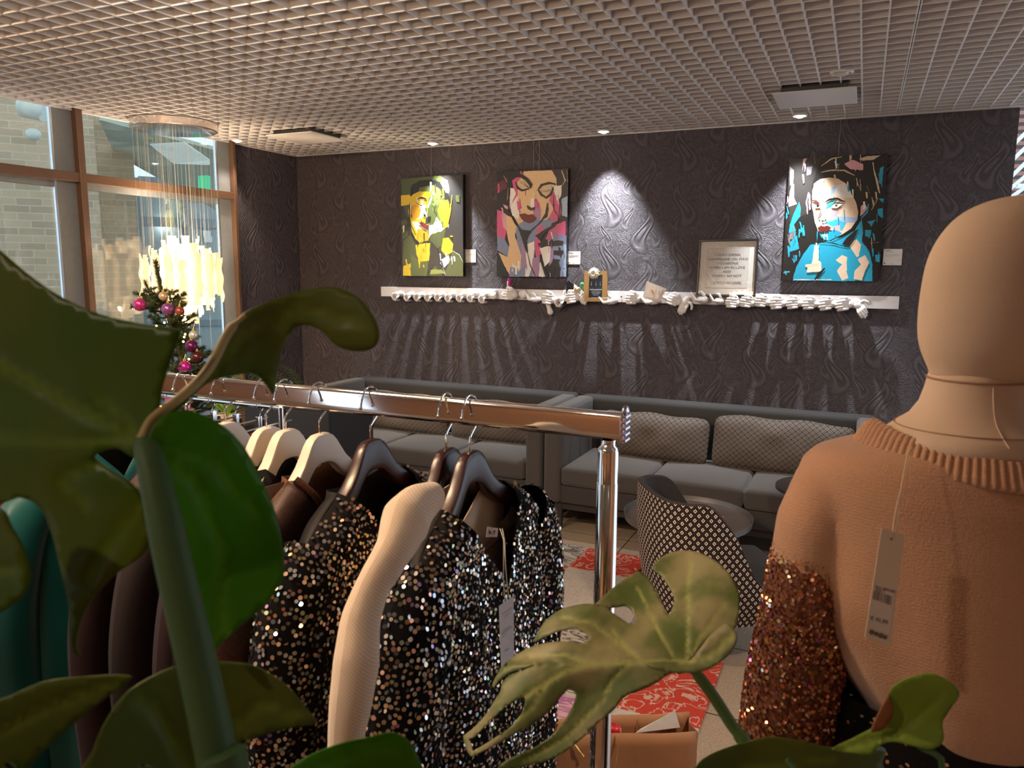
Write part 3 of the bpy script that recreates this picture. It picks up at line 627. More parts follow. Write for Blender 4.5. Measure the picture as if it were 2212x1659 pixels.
# ================================================================ portraits (painted with flat patches of colour)
PC = {}
def paint(name, c, var=.10):
    PC[name] = mat('paint_' + name, c, .38, var=var, scale=60, bmp=.25, bscale=90); return PC[name]
for n_, c in dict(black=(.010, .009, .009), dark=(.028, .024, .022), olive=(.07, .085, .022), olive2=(.10, .125, .03), yellow=(.72, .50, .015), gold=(.62, .30, .01), cream=(.78, .68, .50), white=(.82, .78, .72), red=(.15, .014, .012),
                  skin=(.74, .50, .27), pink=(.62, .09, .24), pink2=(.72, .36, .42), mauve=(.38, .22, .40), blue=(.20, .25, .40), lblue=(.36, .48, .66), brown=(.12, .03, .03), cyan=(.015, .34, .50), cyan2=(.05, .44, .58), face=(.80, .58, .40), rose=(.72, .36, .40), tan=(.60, .45, .28), greyv=(.20, .17, .18), lgreen=(.28, .36, .06)).items(): paint(n_, c)
def portrait(name, label, corners, org, sc, layers, lean_, edge='black'):
    # corners: photo pixels TL TR BR BL; the canvas hangs a little off the wall
    y0 = D - .045
    px = lambda p: pl(org[0] + p[0] / sc, org[1] + p[1] / sc, 1, y0)
    TL, TR, BR, BL = [pl(*c, 1, y0) for c in corners]
    xs0, xs1 = (TL.x + BL.x) / 2, (TR.x + BR.x) / 2; z0, z1 = (BL.z + BR.z) / 2, (TL.z + TR.z) / 2
    t = thing(name, label, 'painting', ((xs0 + xs1) / 2, D - .01, z0))
    mb = MB(); mb.box(xs0, xs1, y0, D - .006, z0, z1); cv = build('canvas', mb, PC[edge], t, smooth=False)
    names = []; 
    for c, _ in layers:
        if c not in names: names.append(c)
    cut = int(len(layers) * .62); ext = []
    for k in range(70):       # small palette knife strokes
        c_, pp = layers[rng.integers(2, cut)]; q_ = np.mean(pp, 0) + rng.normal(size=2) * (np.ptp(pp, 0) * .42 + 6); w_, h_ = rng.uniform(3, 13), rng.uniform(14, 62); sl = rng.normal() * 6
        ext.append((c_, [(q_[0] - w_, q_[1] - h_), (q_[0] + w_ * .6, q_[1] - h_ * .9), (q_[0] + w_ + sl, q_[1] + h_ * .7), (q_[0] + sl, q_[1] + h_)]))
    layers = layers[:cut] + ext + layers[cut:]
    mb = MB()
    for i, (c, pts) in enumerate(layers):
        mb.m = names.index(c)
        y = y0 - .0004 - i * .00005
        clip = lambda q: Vector((min(max(q.x, xs0), xs1), y, min(max(q.z, z0), z1)))
        P3 = [clip(px(p)) for p in pts]
        n = len(P3); sm = []
        # roughen the patch edges like palette knife strokes
        for k in range(n):
            a, c_ = P3[k], P3[(k + 1) % n]; L_ = (c_ - a).length; m = max(1, int(L_ / .018))
            for j in range(m):
                q = a.lerp(c_, j / m); 
                if 0 < j: q = q + Vector((rng.normal() * .0012, 0, rng.normal() * .0012))
                sm.append(clip(q))
        tr = tessellate_polygon([[Vector((q.x, q.z, 0)) for q in sm]]); mb.add(sm, [tuple(k) for k in tr])
    o = build('painted_surface', mb, [PC[c] for c in names], t, smooth=False)
    return t
def ln(pts, w):        # brush line -> thin polygon (pixels)
    L_, R_ = [], []
    for i, p in enumerate(pts):
        a = pts[max(0, i - 1)]; b_ = pts[min(len(pts) - 1, i + 1)]; dx, dy = b_[0] - a[0], b_[1] - a[1]; d = math.hypot(dx, dy) or 1
        ww = w * (.45 if i in (0, len(pts) - 1) else 1.); L_.append((p[0] - dy / d * ww, p[1] + dx / d * ww)); R_.append((p[0] + dy / d * ww, p[1] - dx / d * ww))
    return L_ + R_[::-1]
L1 = [('black', [(100, 240), (810, 230), (820, 1360), (100, 1360)]),
 ('dark', [(110, 265), (790, 245), (810, 1345), (150, 1340)]), ('olive', [(130, 290), (420, 262), (560, 250), (640, 330), (660, 560), (600, 700), (200, 700), (150, 560)]),
 ('black', [(250, 350), (340, 300), (460, 290), (560, 320), (640, 420), (690, 560), (650, 560), (560, 420), (470, 360), (380, 370), (300, 440), (250, 560), (225, 640), (225, 480)]),
 ('olive2', [(330, 380), (480, 350), (560, 400), (600, 520), (640, 700), (560, 900), (440, 900), (400, 640), (330, 480)]),
 ('yellow', [(110, 465), (230, 455), (235, 480), (225, 560), (130, 580), (115, 530)]), ('olive', [(125, 740), (185, 730), (190, 780), (125, 780)]), ('olive', [(130, 860), (210, 850), (210, 900), (150, 940)]),
 ('yellow', [(235, 470), (330, 420), (450, 425), (470, 480), (430, 640), (400, 700), (380, 1000), (300, 960), (250, 860), (230, 700)]),
 ('cream', [(330, 560), (400, 550), (420, 640), (380, 700), (300, 720), (330, 660)]), ('gold', [(240, 580), (300, 560), (350, 620), (330, 700), (260, 740), (235, 700)]),
 ('cream', [(250, 750), (340, 750), (430, 780), (520, 700), (560, 760), (540, 860), (440, 920), (400, 1010), (330, 980), (300, 860)]),
 ('gold', [(310, 830), (400, 830), (440, 900), (430, 960), (370, 1000), (300, 930)]),
 ('olive', [(430, 500), (520, 380), (550, 520), (540, 640), (520, 700), (530, 770), (440, 790), (415, 700)]), ('olive2', [(470, 400), (530, 370), (560, 480), (540, 560), (480, 600)]),
 ('yellow', [(560, 520), (640, 510), (670, 560), (670, 660), (640, 800), (600, 830), (560, 720), (530, 640)]), ('lgreen', [(580, 270), (640, 300), (660, 400), (620, 430), (560, 330)]),
 ('white', [(620, 380), (660, 400), (650, 440), (615, 430)]), ('white', [(480, 420), (500, 430), (430, 600), (420, 590)]),
 ('olive', [(440, 900), (560, 850), (620, 830), (590, 1000), (520, 1040), (450, 960)]), ('black', ln([(240, 860), (270, 940), (330, 990), (440, 960)], 16)),
 ('white', [(490, 760), (560, 740), (600, 830), (560, 860), (480, 850)]),
 ('olive', [(160, 950), (240, 890), (290, 1000), (430, 1040), (440, 1340), (150, 1340)]), ('yellow', [(290, 1000), (450, 980), (440, 1170), (340, 1190), (300, 1100)]), ('olive2', [(240, 1100), (330, 1180), (420, 1190), (420, 1340), (240, 1340)]),
 ('yellow', [(160, 1230), (240, 1200), (240, 1340), (155, 1340)]), ('yellow', [(590, 930), (650, 920), (700, 990), (690, 1080), (620, 1120), (570, 1060)]), ('white', [(570, 1160), (650, 1110), (670, 1180), (600, 1250)]),
 ('olive2', [(440, 1180), (520, 1240), (620, 1280), (700, 1060), (770, 1100), (810, 1180), (808, 1340), (440, 1340)]), ('black', [(460, 960), (540, 1060), (560, 1200), (620, 1330), (590, 1340), (500, 1210), (430, 1340), (415, 1330), (450, 1100)]),
 ('lgreen', [(460, 1270), (580, 1270), (610, 1310), (450, 1320)]), ('white', ln([(690, 1060), (770, 1110), (810, 1190)], 3)), ('white', ln([(560, 1160), (620, 1330)], 3)),
 ('olive', [(730, 460), (770, 460), (770, 540), (735, 530)]), ('yellow', [(670, 900), (700, 902), (698, 914), (670, 912)]), ('yellow', ln([(690, 460), (670, 640), (640, 780)], 6)),
 ('black', ln([(310, 505), (350, 488), (400, 500), (420, 530)], 8)), ('black', ln([(300, 545), (350, 575), (410, 550)], 5)), ('black', ln([(470, 570), (500, 590), (520, 560)], 5)), ('black', ln([(490, 610), (525, 670)], 5)),
 ('black', [(380, 660), (400, 670), (405, 700), (385, 690)]), ('black', [(415, 700), (460, 690), (460, 730), (430, 740)]), ('red', [(330, 755), (370, 752), (400, 770), (445, 800), (415, 835), (370, 805), (345, 780)]),
 ('black', ln([(225, 660), (240, 780), (300, 900)], 5)), ('black', ln([(600, 420), (560, 480), (660, 530), (665, 600)], 4)), ('white', ln([(250, 480), (240, 620), (235, 700)], 3)), ('white', ln([(520, 700), (490, 830), (440, 920)], 4))]
portrait('portrait_painting', 'unframed yellow and olive portrait of a woman with closed eyes', ((864, 383), (998, 377), (1003, 597), (870, 596)), (840, 330), 5.0279, L1, .02)
L2 = [('black', [(1170, 190), (1950, 180), (1930, 1360), (1170, 1340)]), ('skin', [(1470, 200), (1770, 190), (1820, 280), (1830, 400), (1820, 600), (1700, 760), (1560, 860), (1420, 800), (1330, 650), (1310, 480), (1370, 320)]),
 ('white', [(1320, 380), (1390, 400), (1400, 560), (1440, 620), (1400, 720), (1340, 680), (1310, 540)]), ('pink', [(1340, 300), (1480, 200), (1450, 260), (1390, 330), (1400, 400), (1400, 460), (1330, 560), (1380, 440), (1350, 380)]), ('pink', [(1390, 520), (1430, 540), (1445, 600), (1400, 630)]),
 ('brown', [(1180, 330), (1250, 300), (1290, 260), (1280, 380), (1200, 430)]), ('pink', [(1180, 340), (1200, 350), (1200, 430), (1180, 440)]),
 ('pink2', [(1240, 560), (1290, 580), (1300, 620), (1260, 600)]),
 ('pink', [(1760, 450), (1800, 420), (1860, 560), (1870, 640), (1840, 740), (1760, 770), (1740, 700), (1790, 600), (1740, 520)]), ('white', [(1790, 370), (1880, 350), (1870, 470), (1840, 520), (1800, 440)]), ('pink', [(1580, 510), (1610, 500), (1640, 560), (1640, 700), (1590, 700), (1560, 620)]),
 ('white', [(1540, 500), (1575, 490), (1580, 590), (1540, 590)]), ('mauve', [(1600, 590), (1650, 650), (1650, 720), (1590, 760), (1570, 680)]),
 ('blue', [(1370, 800), (1470, 740), (1660, 730), (1800, 720), (1740, 820), (1640, 860), (1600, 960), (1560, 1340), (1440, 1340), (1400, 1000)]),
 ('pink', [(1175, 620), (1240, 640), (1280, 800), (1260, 960), (1175, 900)]), ('pink2', [(1230, 640), (1290, 680), (1290, 860), (1240, 800)]), ('blue', [(1175, 900), (1260, 940), (1320, 1050), (1290, 1130), (1180, 1060)]),
 ('skin', [(1280, 680), (1330, 700), (1390, 800), (1370, 900), (1440, 1120), (1430, 1345), (1320, 1345), (1180, 1080), (1290, 1130), (1310, 1000), (1280, 860)]), ('black', [(1170, 1060), (1210, 1120), (1300, 1345), (1170, 1345)]),
 ('blue', [(1320, 1240), (1420, 1260), (1480, 1345), (1310, 1345)]), ('white', [(1340, 1200), (1400, 1240), (1390, 1330), (1350, 1300)]),
 ('white', [(1490, 1000), (1580, 960), (1570, 1200), (1520, 1345), (1480, 1345)]), ('mauve', [(1440, 940), (1480, 1000), (1500, 1250), (1450, 1230)]), ('pink', [(1620, 790), (1680, 790), (1640, 900), (1660, 1100), (1600, 1140), (1580, 1000)]),
 ('pink', [(1760, 800), (1920, 740), (1920, 900), (1840, 950), (1700, 940)]), ('mauve', [(1560, 1150), (1640, 1120), (1640, 1345), (1560, 1345)]), ('white', [(1640, 1190), (1690, 1230), (1720, 1345), (1630, 1345)]),
 ('white', [(1640, 1040), (1760, 1000), (1750, 1180), (1690, 1240), (1660, 1100)]), ('mauve', [(1740, 940), (1800, 1000), (1780, 1180), (1740, 1230), (1760, 1060)]),
 ('lblue', [(1880, 500), (1950, 470), (1940, 700), (1880, 680)]), ('blue', [(1780, 880), (1930, 900), (1925, 1345), (1860, 1345), (1860, 1160), (1790, 1150)]), ('lblue', [(1900, 1000), (1930, 990), (1925, 1345), (1900, 1345)]),
 ('black', [(1780, 1160), (1850, 1160), (1870, 1240), (1860, 1345), (1770, 1345), (1770, 1220)]), ('black', [(1790, 1060), (1900, 1060), (1900, 1120), (1790, 1110)]), ('black', [(1620, 980), (1840, 950), (1900, 960), (1890, 1010), (1630, 1020)]),
 ('black', [(1590, 900), (1660, 860), (1700, 830), (1840, 760), (1780, 820), (1690, 880), (1650, 960)]), ('black', [(1410, 820), (1480, 850), (1555, 855), (1520, 900), (1500, 960), (1515, 1120), (1480, 1040)]), ('black', [(1640, 1080), (1690, 1230), (1740, 1345), (1700, 1345), (1650, 1180)]),
 ('black', ln([(1510, 1100), (1540, 1230), (1600, 1350)], 5)), ('black', ln([(1310, 420), (1300, 620), (1370, 760), (1440, 840), (1540, 850), (1640, 760), (1720, 660), (1730, 540)], 6)), ('black', [(1720, 540), (1735, 620), (1720, 700), (1650, 740), (1700, 660)]),
 ('black', ln([(1610, 400), (1590, 520)], 4)), ('black', ln([(1790, 450), (1790, 600), (1850, 720)], 4)), ('black', ln([(1860, 560), (1840, 740), (1740, 830)], 5)),
 ('black', ln([(1390, 260), (1440, 250), (1500, 290), (1545, 350), (1540, 385)], 18)), ('black', ln([(1380, 320), (1400, 380), (1450, 410), (1530, 390)], 12)), ('tan', [(1420, 310), (1460, 300), (1520, 380), (1470, 395), (1400, 360)]), ('black', ln([(1420, 310), (1480, 350), (1530, 380)], 3)),
 ('black', ln([(1625, 400), (1660, 350), (1740, 330), (1820, 345)], 14)), ('black', ln([(1620, 400), (1660, 460), (1710, 490), (1760, 450), (1790, 380)], 12)), ('tan', [(1650, 410), (1720, 370), (1780, 360), (1770, 410), (1720, 440), (1670, 440)]), ('black', ln([(1650, 415), (1710, 420), (1770, 400)], 3)),
 ('dark', [(1500, 570), (1530, 585), (1550, 600), (1590, 590), (1580, 620), (1545, 630), (1510, 610)]), ('red', [(1415, 668), (1480, 658), (1515, 675), (1560, 668), (1605, 715), (1560, 755), (1520, 765), (1470, 745), (1440, 715)]),
 ('tan', ln([(1880, 190), (1920, 300), (1890, 350)], 8)), ('white', ln([(1940, 200), (1945, 320)], 3)), ('white', ln([(1250, 250), (1290, 320)], 3)), ('pink2', ln([(1300, 380), (1290, 520)], 3))]
portrait('portrait_painting', 'unframed pink, cream and black portrait of a woman resting her head on her hand', ((1073, 369), (1227, 367), (1224, 600), (1074, 597)), (840, 330), 5.0279, L2, .02)
L3 = [('black', [(960, 170), (1940, 140), (1880, 1380), (930, 1360)]), ('dark', [(990, 190), (1300, 180), (1220, 420), (1180, 700), (1000, 800)]), ('greyv', [(1000, 260), (1040, 300), (1030, 460), (1000, 440)]), ('greyv', [(1160, 270), (1220, 260), (1200, 340), (1160, 350)]),
 ('rose', [(1130, 190), (1165, 185), (1130, 260), (1120, 310)]), ('rose', [(1020, 430), (1040, 430), (1040, 560), (1070, 620), (990, 650), (985, 590)]), ('rose', ln([(1180, 510), (1160, 600), (1170, 720)], 7)),
 ('cyan', [(1090, 600), (1105, 660), (1100, 740), (1040, 820), (1060, 880), (990, 900), (1000, 820), (1050, 690)]), ('cyan', [(1000, 990), (1070, 920), (1090, 1050), (1000, 1080), (980, 1040)]), ('greyv', [(1000, 900), (1060, 890), (1050, 960), (990, 960)]), ('cyan', [(1100, 860), (1140, 880), (1100, 900)]),
 ('cyan', [(960, 700), (985, 740), (960, 770)]), ('cyan', [(1720, 870), (1780, 870), (1770, 940), (1720, 930)]), ('cyan', [(1740, 790), (1820, 770), (1780, 840)]), ('cyan', [(1840, 670), (1890, 660), (1890, 760), (1840, 720)]), ('cyan', [(1815, 1110), (1870, 1100), (1860, 1180), (1820, 1170)]), ('cyan', [(1850, 570), (1900, 570), (1890, 610)]), ('tan', ln([(1770, 1000), (1850, 985)], 4)), ('cyan2', ln([(940, 1280), (1000, 1270)], 12)), ('white', ln([(1095, 1070), (1090, 1110)], 4)), ('cyan', [(1020, 1140), (1060, 1160), (1040, 1190)]),
 ('cyan', [(1860, 280), (1900, 260), (1880, 440), (1850, 420)]), ('tan', ln([(1300, 260), (1400, 190), (1500, 170)], 7)), ('tan', [(1660, 190), (1740, 165), (1870, 155), (1800, 200), (1700, 210)]), ('rose', [(1520, 240), (1600, 200), (1700, 240), (1700, 300), (1580, 290)]), ('tan', ln([(1300, 320), (1400, 300), (1520, 300), (1620, 350)], 7)), ('tan', ln([(1800, 280), (1840, 440), (1860, 520)], 9)), ('tan', ln([(1640, 400), (1680, 500)], 4)), ('tan', ln([(1740, 450), (1760, 520)], 4)), ('tan', ln([(1840, 570), (1780, 680)], 5)), ('white', [(1430, 240), (1460, 240), (1450, 275)]),
 ('face', [(1230, 430), (1290, 385), (1370, 370), (1460, 380), (1540, 430), (1580, 510), (1630, 600), (1655, 700), (1640, 790), (1590, 860), (1500, 920), (1430, 960), (1360, 975), (1300, 940), (1270, 880), (1240, 800), (1225, 700), (1210, 640), (1215, 520)]),
 ('white', [(1430, 450), (1520, 420), (1580, 500), (1600, 560), (1520, 560), (1440, 530)]), ('lblue', [(1400, 460), (1450, 450), (1420, 520), (1380, 560)]), ('cyan2', [(1400, 590), (1440, 600), (1400, 650), (1340, 680), (1360, 620)]),
 ('rose', [(1340, 690), (1420, 670), (1480, 700), (1440, 750), (1350, 730)]), ('lblue', [(1340, 760), (1480, 740), (1650, 750), (1640, 800), (1500, 800), (1420, 840), (1330, 830)]), ('cyan2', [(1340, 800), (1440, 770), (1540, 800), (1500, 880), (1440, 860)]), ('rose', [(1400, 840), (1480, 820), (1480, 890), (1430, 880)]),
 ('cyan', [(1275, 890), (1380, 880), (1440, 870), (1500, 900), (1440, 960), (1360, 975), (1300, 940)]), ('white', [(1310, 910), (1350, 915), (1350, 935), (1310, 930)]),
 ('cyan', [(1400, 970), (1500, 940), (1620, 880), (1690, 760), (1700, 900), (1690, 980), (1760, 1080), (1790, 1200), (1790, 1360), (1030, 1360), (1060, 1230), (1130, 1100), (1200, 1010), (1280, 1000)]),
 ('face', [(1560, 990), (1640, 960), (1680, 1010), (1660, 1120), (1640, 1130), (1580, 1040)]), ('face', [(1440, 1160), (1500, 1110), (1550, 1130), (1540, 1260), (1560, 1330), (1500, 1355), (1450, 1260), (1500, 1200)]), ('face', [(1650, 1150), (1720, 1110), (1760, 1180), (1720, 1260), (1690, 1355), (1610, 1340), (1620, 1260), (1680, 1200)]),
 ('cream', [(1235, 1020), (1280, 1020), (1275, 1160), (1300, 1180), (1310, 1270), (1160, 1275), (1170, 1210), (1210, 1190)]), ('face', [(1150, 1200), (1290, 1190), (1280, 1220), (1150, 1225)]), ('cream', ln([(1040, 1345), (1400, 1345)], 9)),
 ('black', ln([(1240, 1345), (1280, 1290), (1335, 1235)], 14)), ('black', ln([(1280, 990), (1400, 995), (1500, 1020), (1560, 1030), (1600, 980), (1640, 880)], 4)), ('black', [(1500, 1010), (1540, 950), (1620, 880), (1660, 860), (1600, 960), (1560, 1020)]), ('black', ln([(1655, 640), (1660, 760), (1590, 860), (1500, 920), (1380, 975)], 5)),
 ('rose', [(1680, 640), (1720, 620), (1740, 660), (1700, 720), (1670, 740)]), ('white', [(1700, 600), (1720, 600), (1725, 660), (1700, 680)]), ('cyan', ln([(1750, 620), (1740, 700), (1680, 760)], 8)),
 ('black', ln([(1340, 605), (1380, 580), (1450, 570), (1530, 600)], 9)), ('brown', ln([(1205, 590), (1250, 595), (1285, 620)], 11)),
 ('white', [(1390, 640), (1440, 615), (1500, 630), (1450, 665), (1400, 660)]), ('tan', [(1425, 620), (1465, 618), (1460, 655), (1425, 655)]), ('black', [(1435, 628), (1452, 628), (1452, 645), (1436, 645)]), ('black', ln([(1380, 650), (1430, 610), (1520, 620)], 5)), ('black', ln([(1390, 660), (1450, 670), (1520, 622)], 3)),
 ('white', [(1235, 640), (1280, 635), (1290, 660), (1245, 665)]), ('black', [(1255, 632), (1278, 632), (1276, 655), (1258, 655)]), ('black', ln([(1220, 625), (1260, 625), (1290, 650)], 4)), ('brown', ln([(1235, 665), (1270, 670), (1295, 655)], 3)),
 ('brown', ln([(1300, 680), (1275, 760), (1290, 785)], 4)), ('black', [(1300, 775), (1330, 785), (1355, 760), (1345, 785), (1310, 795)]), ('brown', ln([(1330, 690), (1330, 760)], 3)),
 ('red', [(1265, 850), (1300, 832), (1330, 838), (1360, 830), (1400, 850), (1360, 880), (1310, 888), (1280, 880)]), ('brown', ln([(1268, 855), (1330, 852), (1400, 852)], 3))]
portrait('portrait_painting', 'unframed blue and cream portrait of a dark haired woman looking over her bare shoulder', ((1703, 340), (1917, 334), (1898, 609), (1692, 605)), (1480, 300), 4.424, L3, .02)
# picture wires
WR = mat('picture_wire', (.5, .5, .52), .3, .9)
for px, pt, lab in ((931, 382, 'above the yellow portrait'), (1152, 368, 'left one above the pink portrait'), (1164, 368, 'right one above the pink portrait'), (1811, 337, 'above the blue portrait')):
    a = pl(px, pt, 1, D - .02); mb = MB(); mb.tube([a, (a.x, D - .012, ZC)], .0012, 5); o = build('picture_wire', mb, WR); tag(o, 'thin steel picture wire ' + lab, 'wire')
# info cards beside the paintings
for (x0, y0_, x1, y1_), lab in (((1005, 539, 1028, 567), 'the yellow portrait'), ((1227, 543, 1253, 571), 'the pink portrait'), ((1909, 538, 1947, 573), 'the blue portrait')):
    a, c = pl(x0, y0_, 1, D - .004), pl(x1, y1_, 1, D - .004)
    t = thing('info_card', 'small white information card to the right of ' + lab, 'card', (a.x, D, c.z))
    mb = MB(); mb.box(a.x, c.x, D - .005, D - .001, c.z, a.z); build('card', mb, WLB, t, smooth=False)
    mb = MB(); W0 = c.x - a.x; Hh = a.z - c.z
    for k, (f0, f1, wd) in enumerate(((.08, .4, .018), (.1, .5, .008), (.1, .9, .004), (.1, .85, .004), (.1, .9, .004), (.1, .5, .004), (.8, .93, .006), (.4, .6, .008))):
        z = a.z - Hh * (.10, .18, .32, .37, .42, .47, .70, .92)[k]; mb.box(a.x + W0 * f0, a.x + W0 * f1, D - .0056, D - .0048, z - Hh * wd, z + Hh * wd)
    mb.box(a.x + W0 * .06, a.x + W0 * .14, D - .0056, D - .0048, c.z + Hh * .08, c.z + Hh * .16)
    build('small_print', mb, INK, t, smooth=False)
# ================================================================ sofas
SF, b = newmat('sofa_grey_fabric', .95, 0, .2); b.inputs['Sheen Weight'].default_value = .25
link(mix(noise(500, 2), (.052, .046, .043), (.085, .076, .071)), b.inputs['Base Color']); bump(b, noise(900, 2), .35, .002)
SFD, b = newmat('sofa_frame_fabric', .95, 0, .2)
link(mix(noise(500, 2), (.042, .039, .038), (.068, .063, .060)), b.inputs['Base Color']); bump(b, noise(900, 2), .3, .002)
PIL, b = newmat('pillow_diamond_weave', .9, 0, .2)
v, X, Y, Z = coords(); p_ = .042
s_, t_ = fr((X + Z * 1.15) / p_), fr((X - Z * 1.15) / p_)
ds, dt = ab(s_ - .5), ab(t_ - .5); e = mx(ds, dt)
line = gt(e, .40); inner = lt(ab(e - .22), .065); dot = lt(e, .06)
k = mx(mx(line, inner), dot)
link(mix(k, (.27, .225, .19), (.030, .022, .019)), b.inputs['Base Color']); bump(b, noise(700, 2), .3, .002)
LEG = mat('dark_wood_leg', (.035, .028, .025), .45)
BTN = mat('button_grey', (.05, .046, .045), .9)
def sofa(name_label, x0, x1):
    yF, yB = 4.70, D - .03; H = .845; xm = (x0 + x1) / 2
    t = thing('sofa', name_label, 'sofa', (xm, (yF + yB) / 2, 0), 'grey three seat sofas along the dark wall')
    mb = MB(); rbox(mb, x0 + .01, x1 - .01, 5.37, yB, .2, H, .035); o = build('backrest', mb, SFD, t); weld(o)
    for a, c in ((x0, x0 + .125), (x1 - .125, x1)):
        mb = MB(); rbox(mb, a, c, yF, 5.40, .2, H, .03, fn=lambda p, A_, B, C_: p + Vector((0, 0, 0))); o = build('armrest', mb, SF, t); weld(o)
        s = 1 if a == x0 else -1; xi = c if a == x0 else a
        for yy in (4.92, 5.12, 5.3):
            mb = MB(); mb.ball((xi, yy, .66), (.006, .013, .013), 6); build('button', mb, BTN, t)
    mb = MB(); rbox(mb, x0 + .12, x1 - .12, yF + .02, 5.38, .2, .325, .012); o = build('seat_base', mb, SFD, t); weld(o)
    w3 = (x1 - x0 - .25) / 3
    for i in range(3):
        a = x0 + .125 + i * w3; mb = MB(); rbox(mb, a + .003, a + w3 - .003, yF, 5.38, .328, .455, .028, puff=.012); o = build('seat_cushion', mb, SF, t); weld(o)
    for lx in (x0 + .1, x1 - .1):
        for ly in (yF + .07, yB - .09):
            mb = MB(); mb.loft([[(lx + a * q, ly + c * q, z) for a, c in ((-1, -1), (1, -1), (1, 1), (-1, 1))] for z, q in ((0, .016), (.2, .028))]); build('leg', mb, LEG, t)
    mb = MB(); mb.box(x0 + .08, x1 - .08, yF + .05, yF + .09, .15, .2); build('leg_rail', mb, LEG, t, smooth=False)
    return t
sofa('grey three seat sofa on the left, half hidden behind the clothes rail', -3.98, -1.925)
sofa('grey three seat sofa on the right behind the patterned armchair', -1.912, .148)
def pillow(x0, x1, z0, z1, ysit, label, tilt=-.20, rollx=0.):
    xm, zm = (x0 + x1) / 2, (z0 + z1) / 2
    sd = rng.uniform(0, 6)
    def fn(p, a, b_, c):
        e = (1 - abs(a) ** 4) * (1 - abs(c) ** 3)
        p.y *= (.35 + .65 * e); p.z -= .012 * (1 - a * a) * (1 if c > 0 else -1) * -1
        p.y += .008 * math.sin(9 * a + sd) * math.sin(5 * c + sd) * (1 - abs(a)); p.z += .007 * math.sin(7 * a + sd) * (c > .5)
        return p
    hx, hz = (x1 - x0) / 2, (z1 - z0) / 2
    mb = MB(); rbox(mb, -hx, hx, -.085, .085, -hz, hz, .05, n=14, fn=fn)
    o = build('patterned_pillow', mb, PIL); weld(o); o.location = (xm, ysit, zm); o.rotation_euler = (tilt, rollx, 0)
    tag(o, label, 'pillow', 'diamond patterned back pillows'); return o
pillow(-1.66, -.90, .458, .765, 5.235, 'long diamond patterned pillow on the right sofa, behind the chrome post', rollx=.02)
pillow(-.865, .02, .458, .80, 5.235, 'largest diamond patterned pillow, at the right end of the right sofa', rollx=.01)
pillow(-3.83, -2.95, .46, .76, 5.235, 'diamond patterned pillow at the left end of the left sofa', rollx=.02)
pillow(-2.91, -2.07, .46, .76, 5.235, 'diamond patterned pillow at the right end of the left sofa under the rail')

# ================================================================ tray tables
TRY, b = newmat('tray_brown_metal', .38, .55, .5); n_ = noise(9, 5); link(mix(n_, (.13, .10, .082), (.24, .19, .16)), b.inputs['Base Color']); link(.28 + n_ * .3, b.inputs['Roughness'])
TRR = mat('tray_rim_metal', (.22, .21, .205), .35, .7); TBL = mat('table_leg_black', (.012, .011, .011), .45)
def tray_table(x, y, h, r, label, name='tray_table'):
    t = thing(name, label, 'table', (x, y, 0), None)
    mb = MB(); mb.lathe((x, y, 0), [(.001, h - .012), (r - .004, h - .012), (r - .004, h - .006), (.001, h - .006)], 64); build('tray_base', mb, TRY, t)
    mb = MB(); mb.lathe((x, y, 0), [(r - .006, h - .014), (r, h - .014), (r + .006, h + .022), (r + .003, h + .022), (r - .003, h - .006), (r - .006, h - .014)], 64); build('rim', mb, TRR, t)
    for k in range(3):
        a = 2.35 + k * 2.094; q = Vector((x + math.cos(a) * r * .80, y + math.sin(a) * r * .80, 0))
        mb = MB(); mb.tube([(q.x, q.y, .012), (q.x, q.y, h - .013)], .0065, 8); build('leg', mb, TBL, t)
    for z, rr in ((.010, r * .80), (h - .022, r * .80)):
        mb = MB(); mb.tube([(x + math.cos(a) * rr, y + math.sin(a) * rr, z) for a in np.linspace(0, 2 * PI, 49)], .0085, 8, cap=False); build('ring', mb, TBL, t)
    return t
tray_table(-.817, 4.19, .40, .352, 'round brown metal tray table behind the patterned armchair')
tray_table(-2.50, 4.0, .40, .33, 'round brown tray table in front of the left sofa, seen between hangers')
tb = thing('side_table', 'dark round side table half hidden behind the mannequin', 'table', (-.02, 4.38, 0))
p0 = pl(1675, 1047, 2, .56); cx_, cy_, rr = p0.x + .245, p0.y + .06, .25; tb.location = (cx_, cy_, 0)
mb = MB(); mb.lathe((cx_, cy_, 0), [(.001, .535), (rr - .01, .535), (rr, .54), (rr, .556), (rr - .006, .56), (.001, .56)], 64); build('table_top', mb, mat('dark_top', (.03, .025, .024), .35), tb)
mb = MB(); mb.cyl((cx_, cy_), .02, .02, .535, 16); build('column', mb, TBL, tb)
mb = MB(); mb.lathe((cx_, cy_, 0), [(.001, .02), (.14, .014), (.15, .0), (.001, .0)], 40); build('base', mb, TBL, tb)
# little red card holder on the tray
RDC = mat('menu_red', (.55, .05, .03), .4); p = pl(1618, 1150, 2, .40)
t = thing('table_card', 'small red and white card standing on the tray table', 'card', (p.x, p.y, .395))
p = pl(1553, 1148, 2, .395); t.location = (p.x, p.y, .395)
mb = MB(); mb.box(p.x - .003, p.x + .023, p.y - .004, p.y + .0, .395, .485); build('card', mb, RDC, t, smooth=False)
mb = MB(); mb.box(p.x + .0, p.x + .020, p.y - .0055, p.y - .0042, .47, .482); mb.box(p.x - .002, p.x + .01, p.y - .0055, p.y - .0042, .396, .412); build('white_print', mb, WLB, t, smooth=False)
mb = MB(); mb.box(p.x + .003, p.x + .018, p.y - .0055, p.y - .0042, .425, .455); build('orange_print', mb, mat('menu_orange', (.75, .3, .06), .4), t, smooth=False)
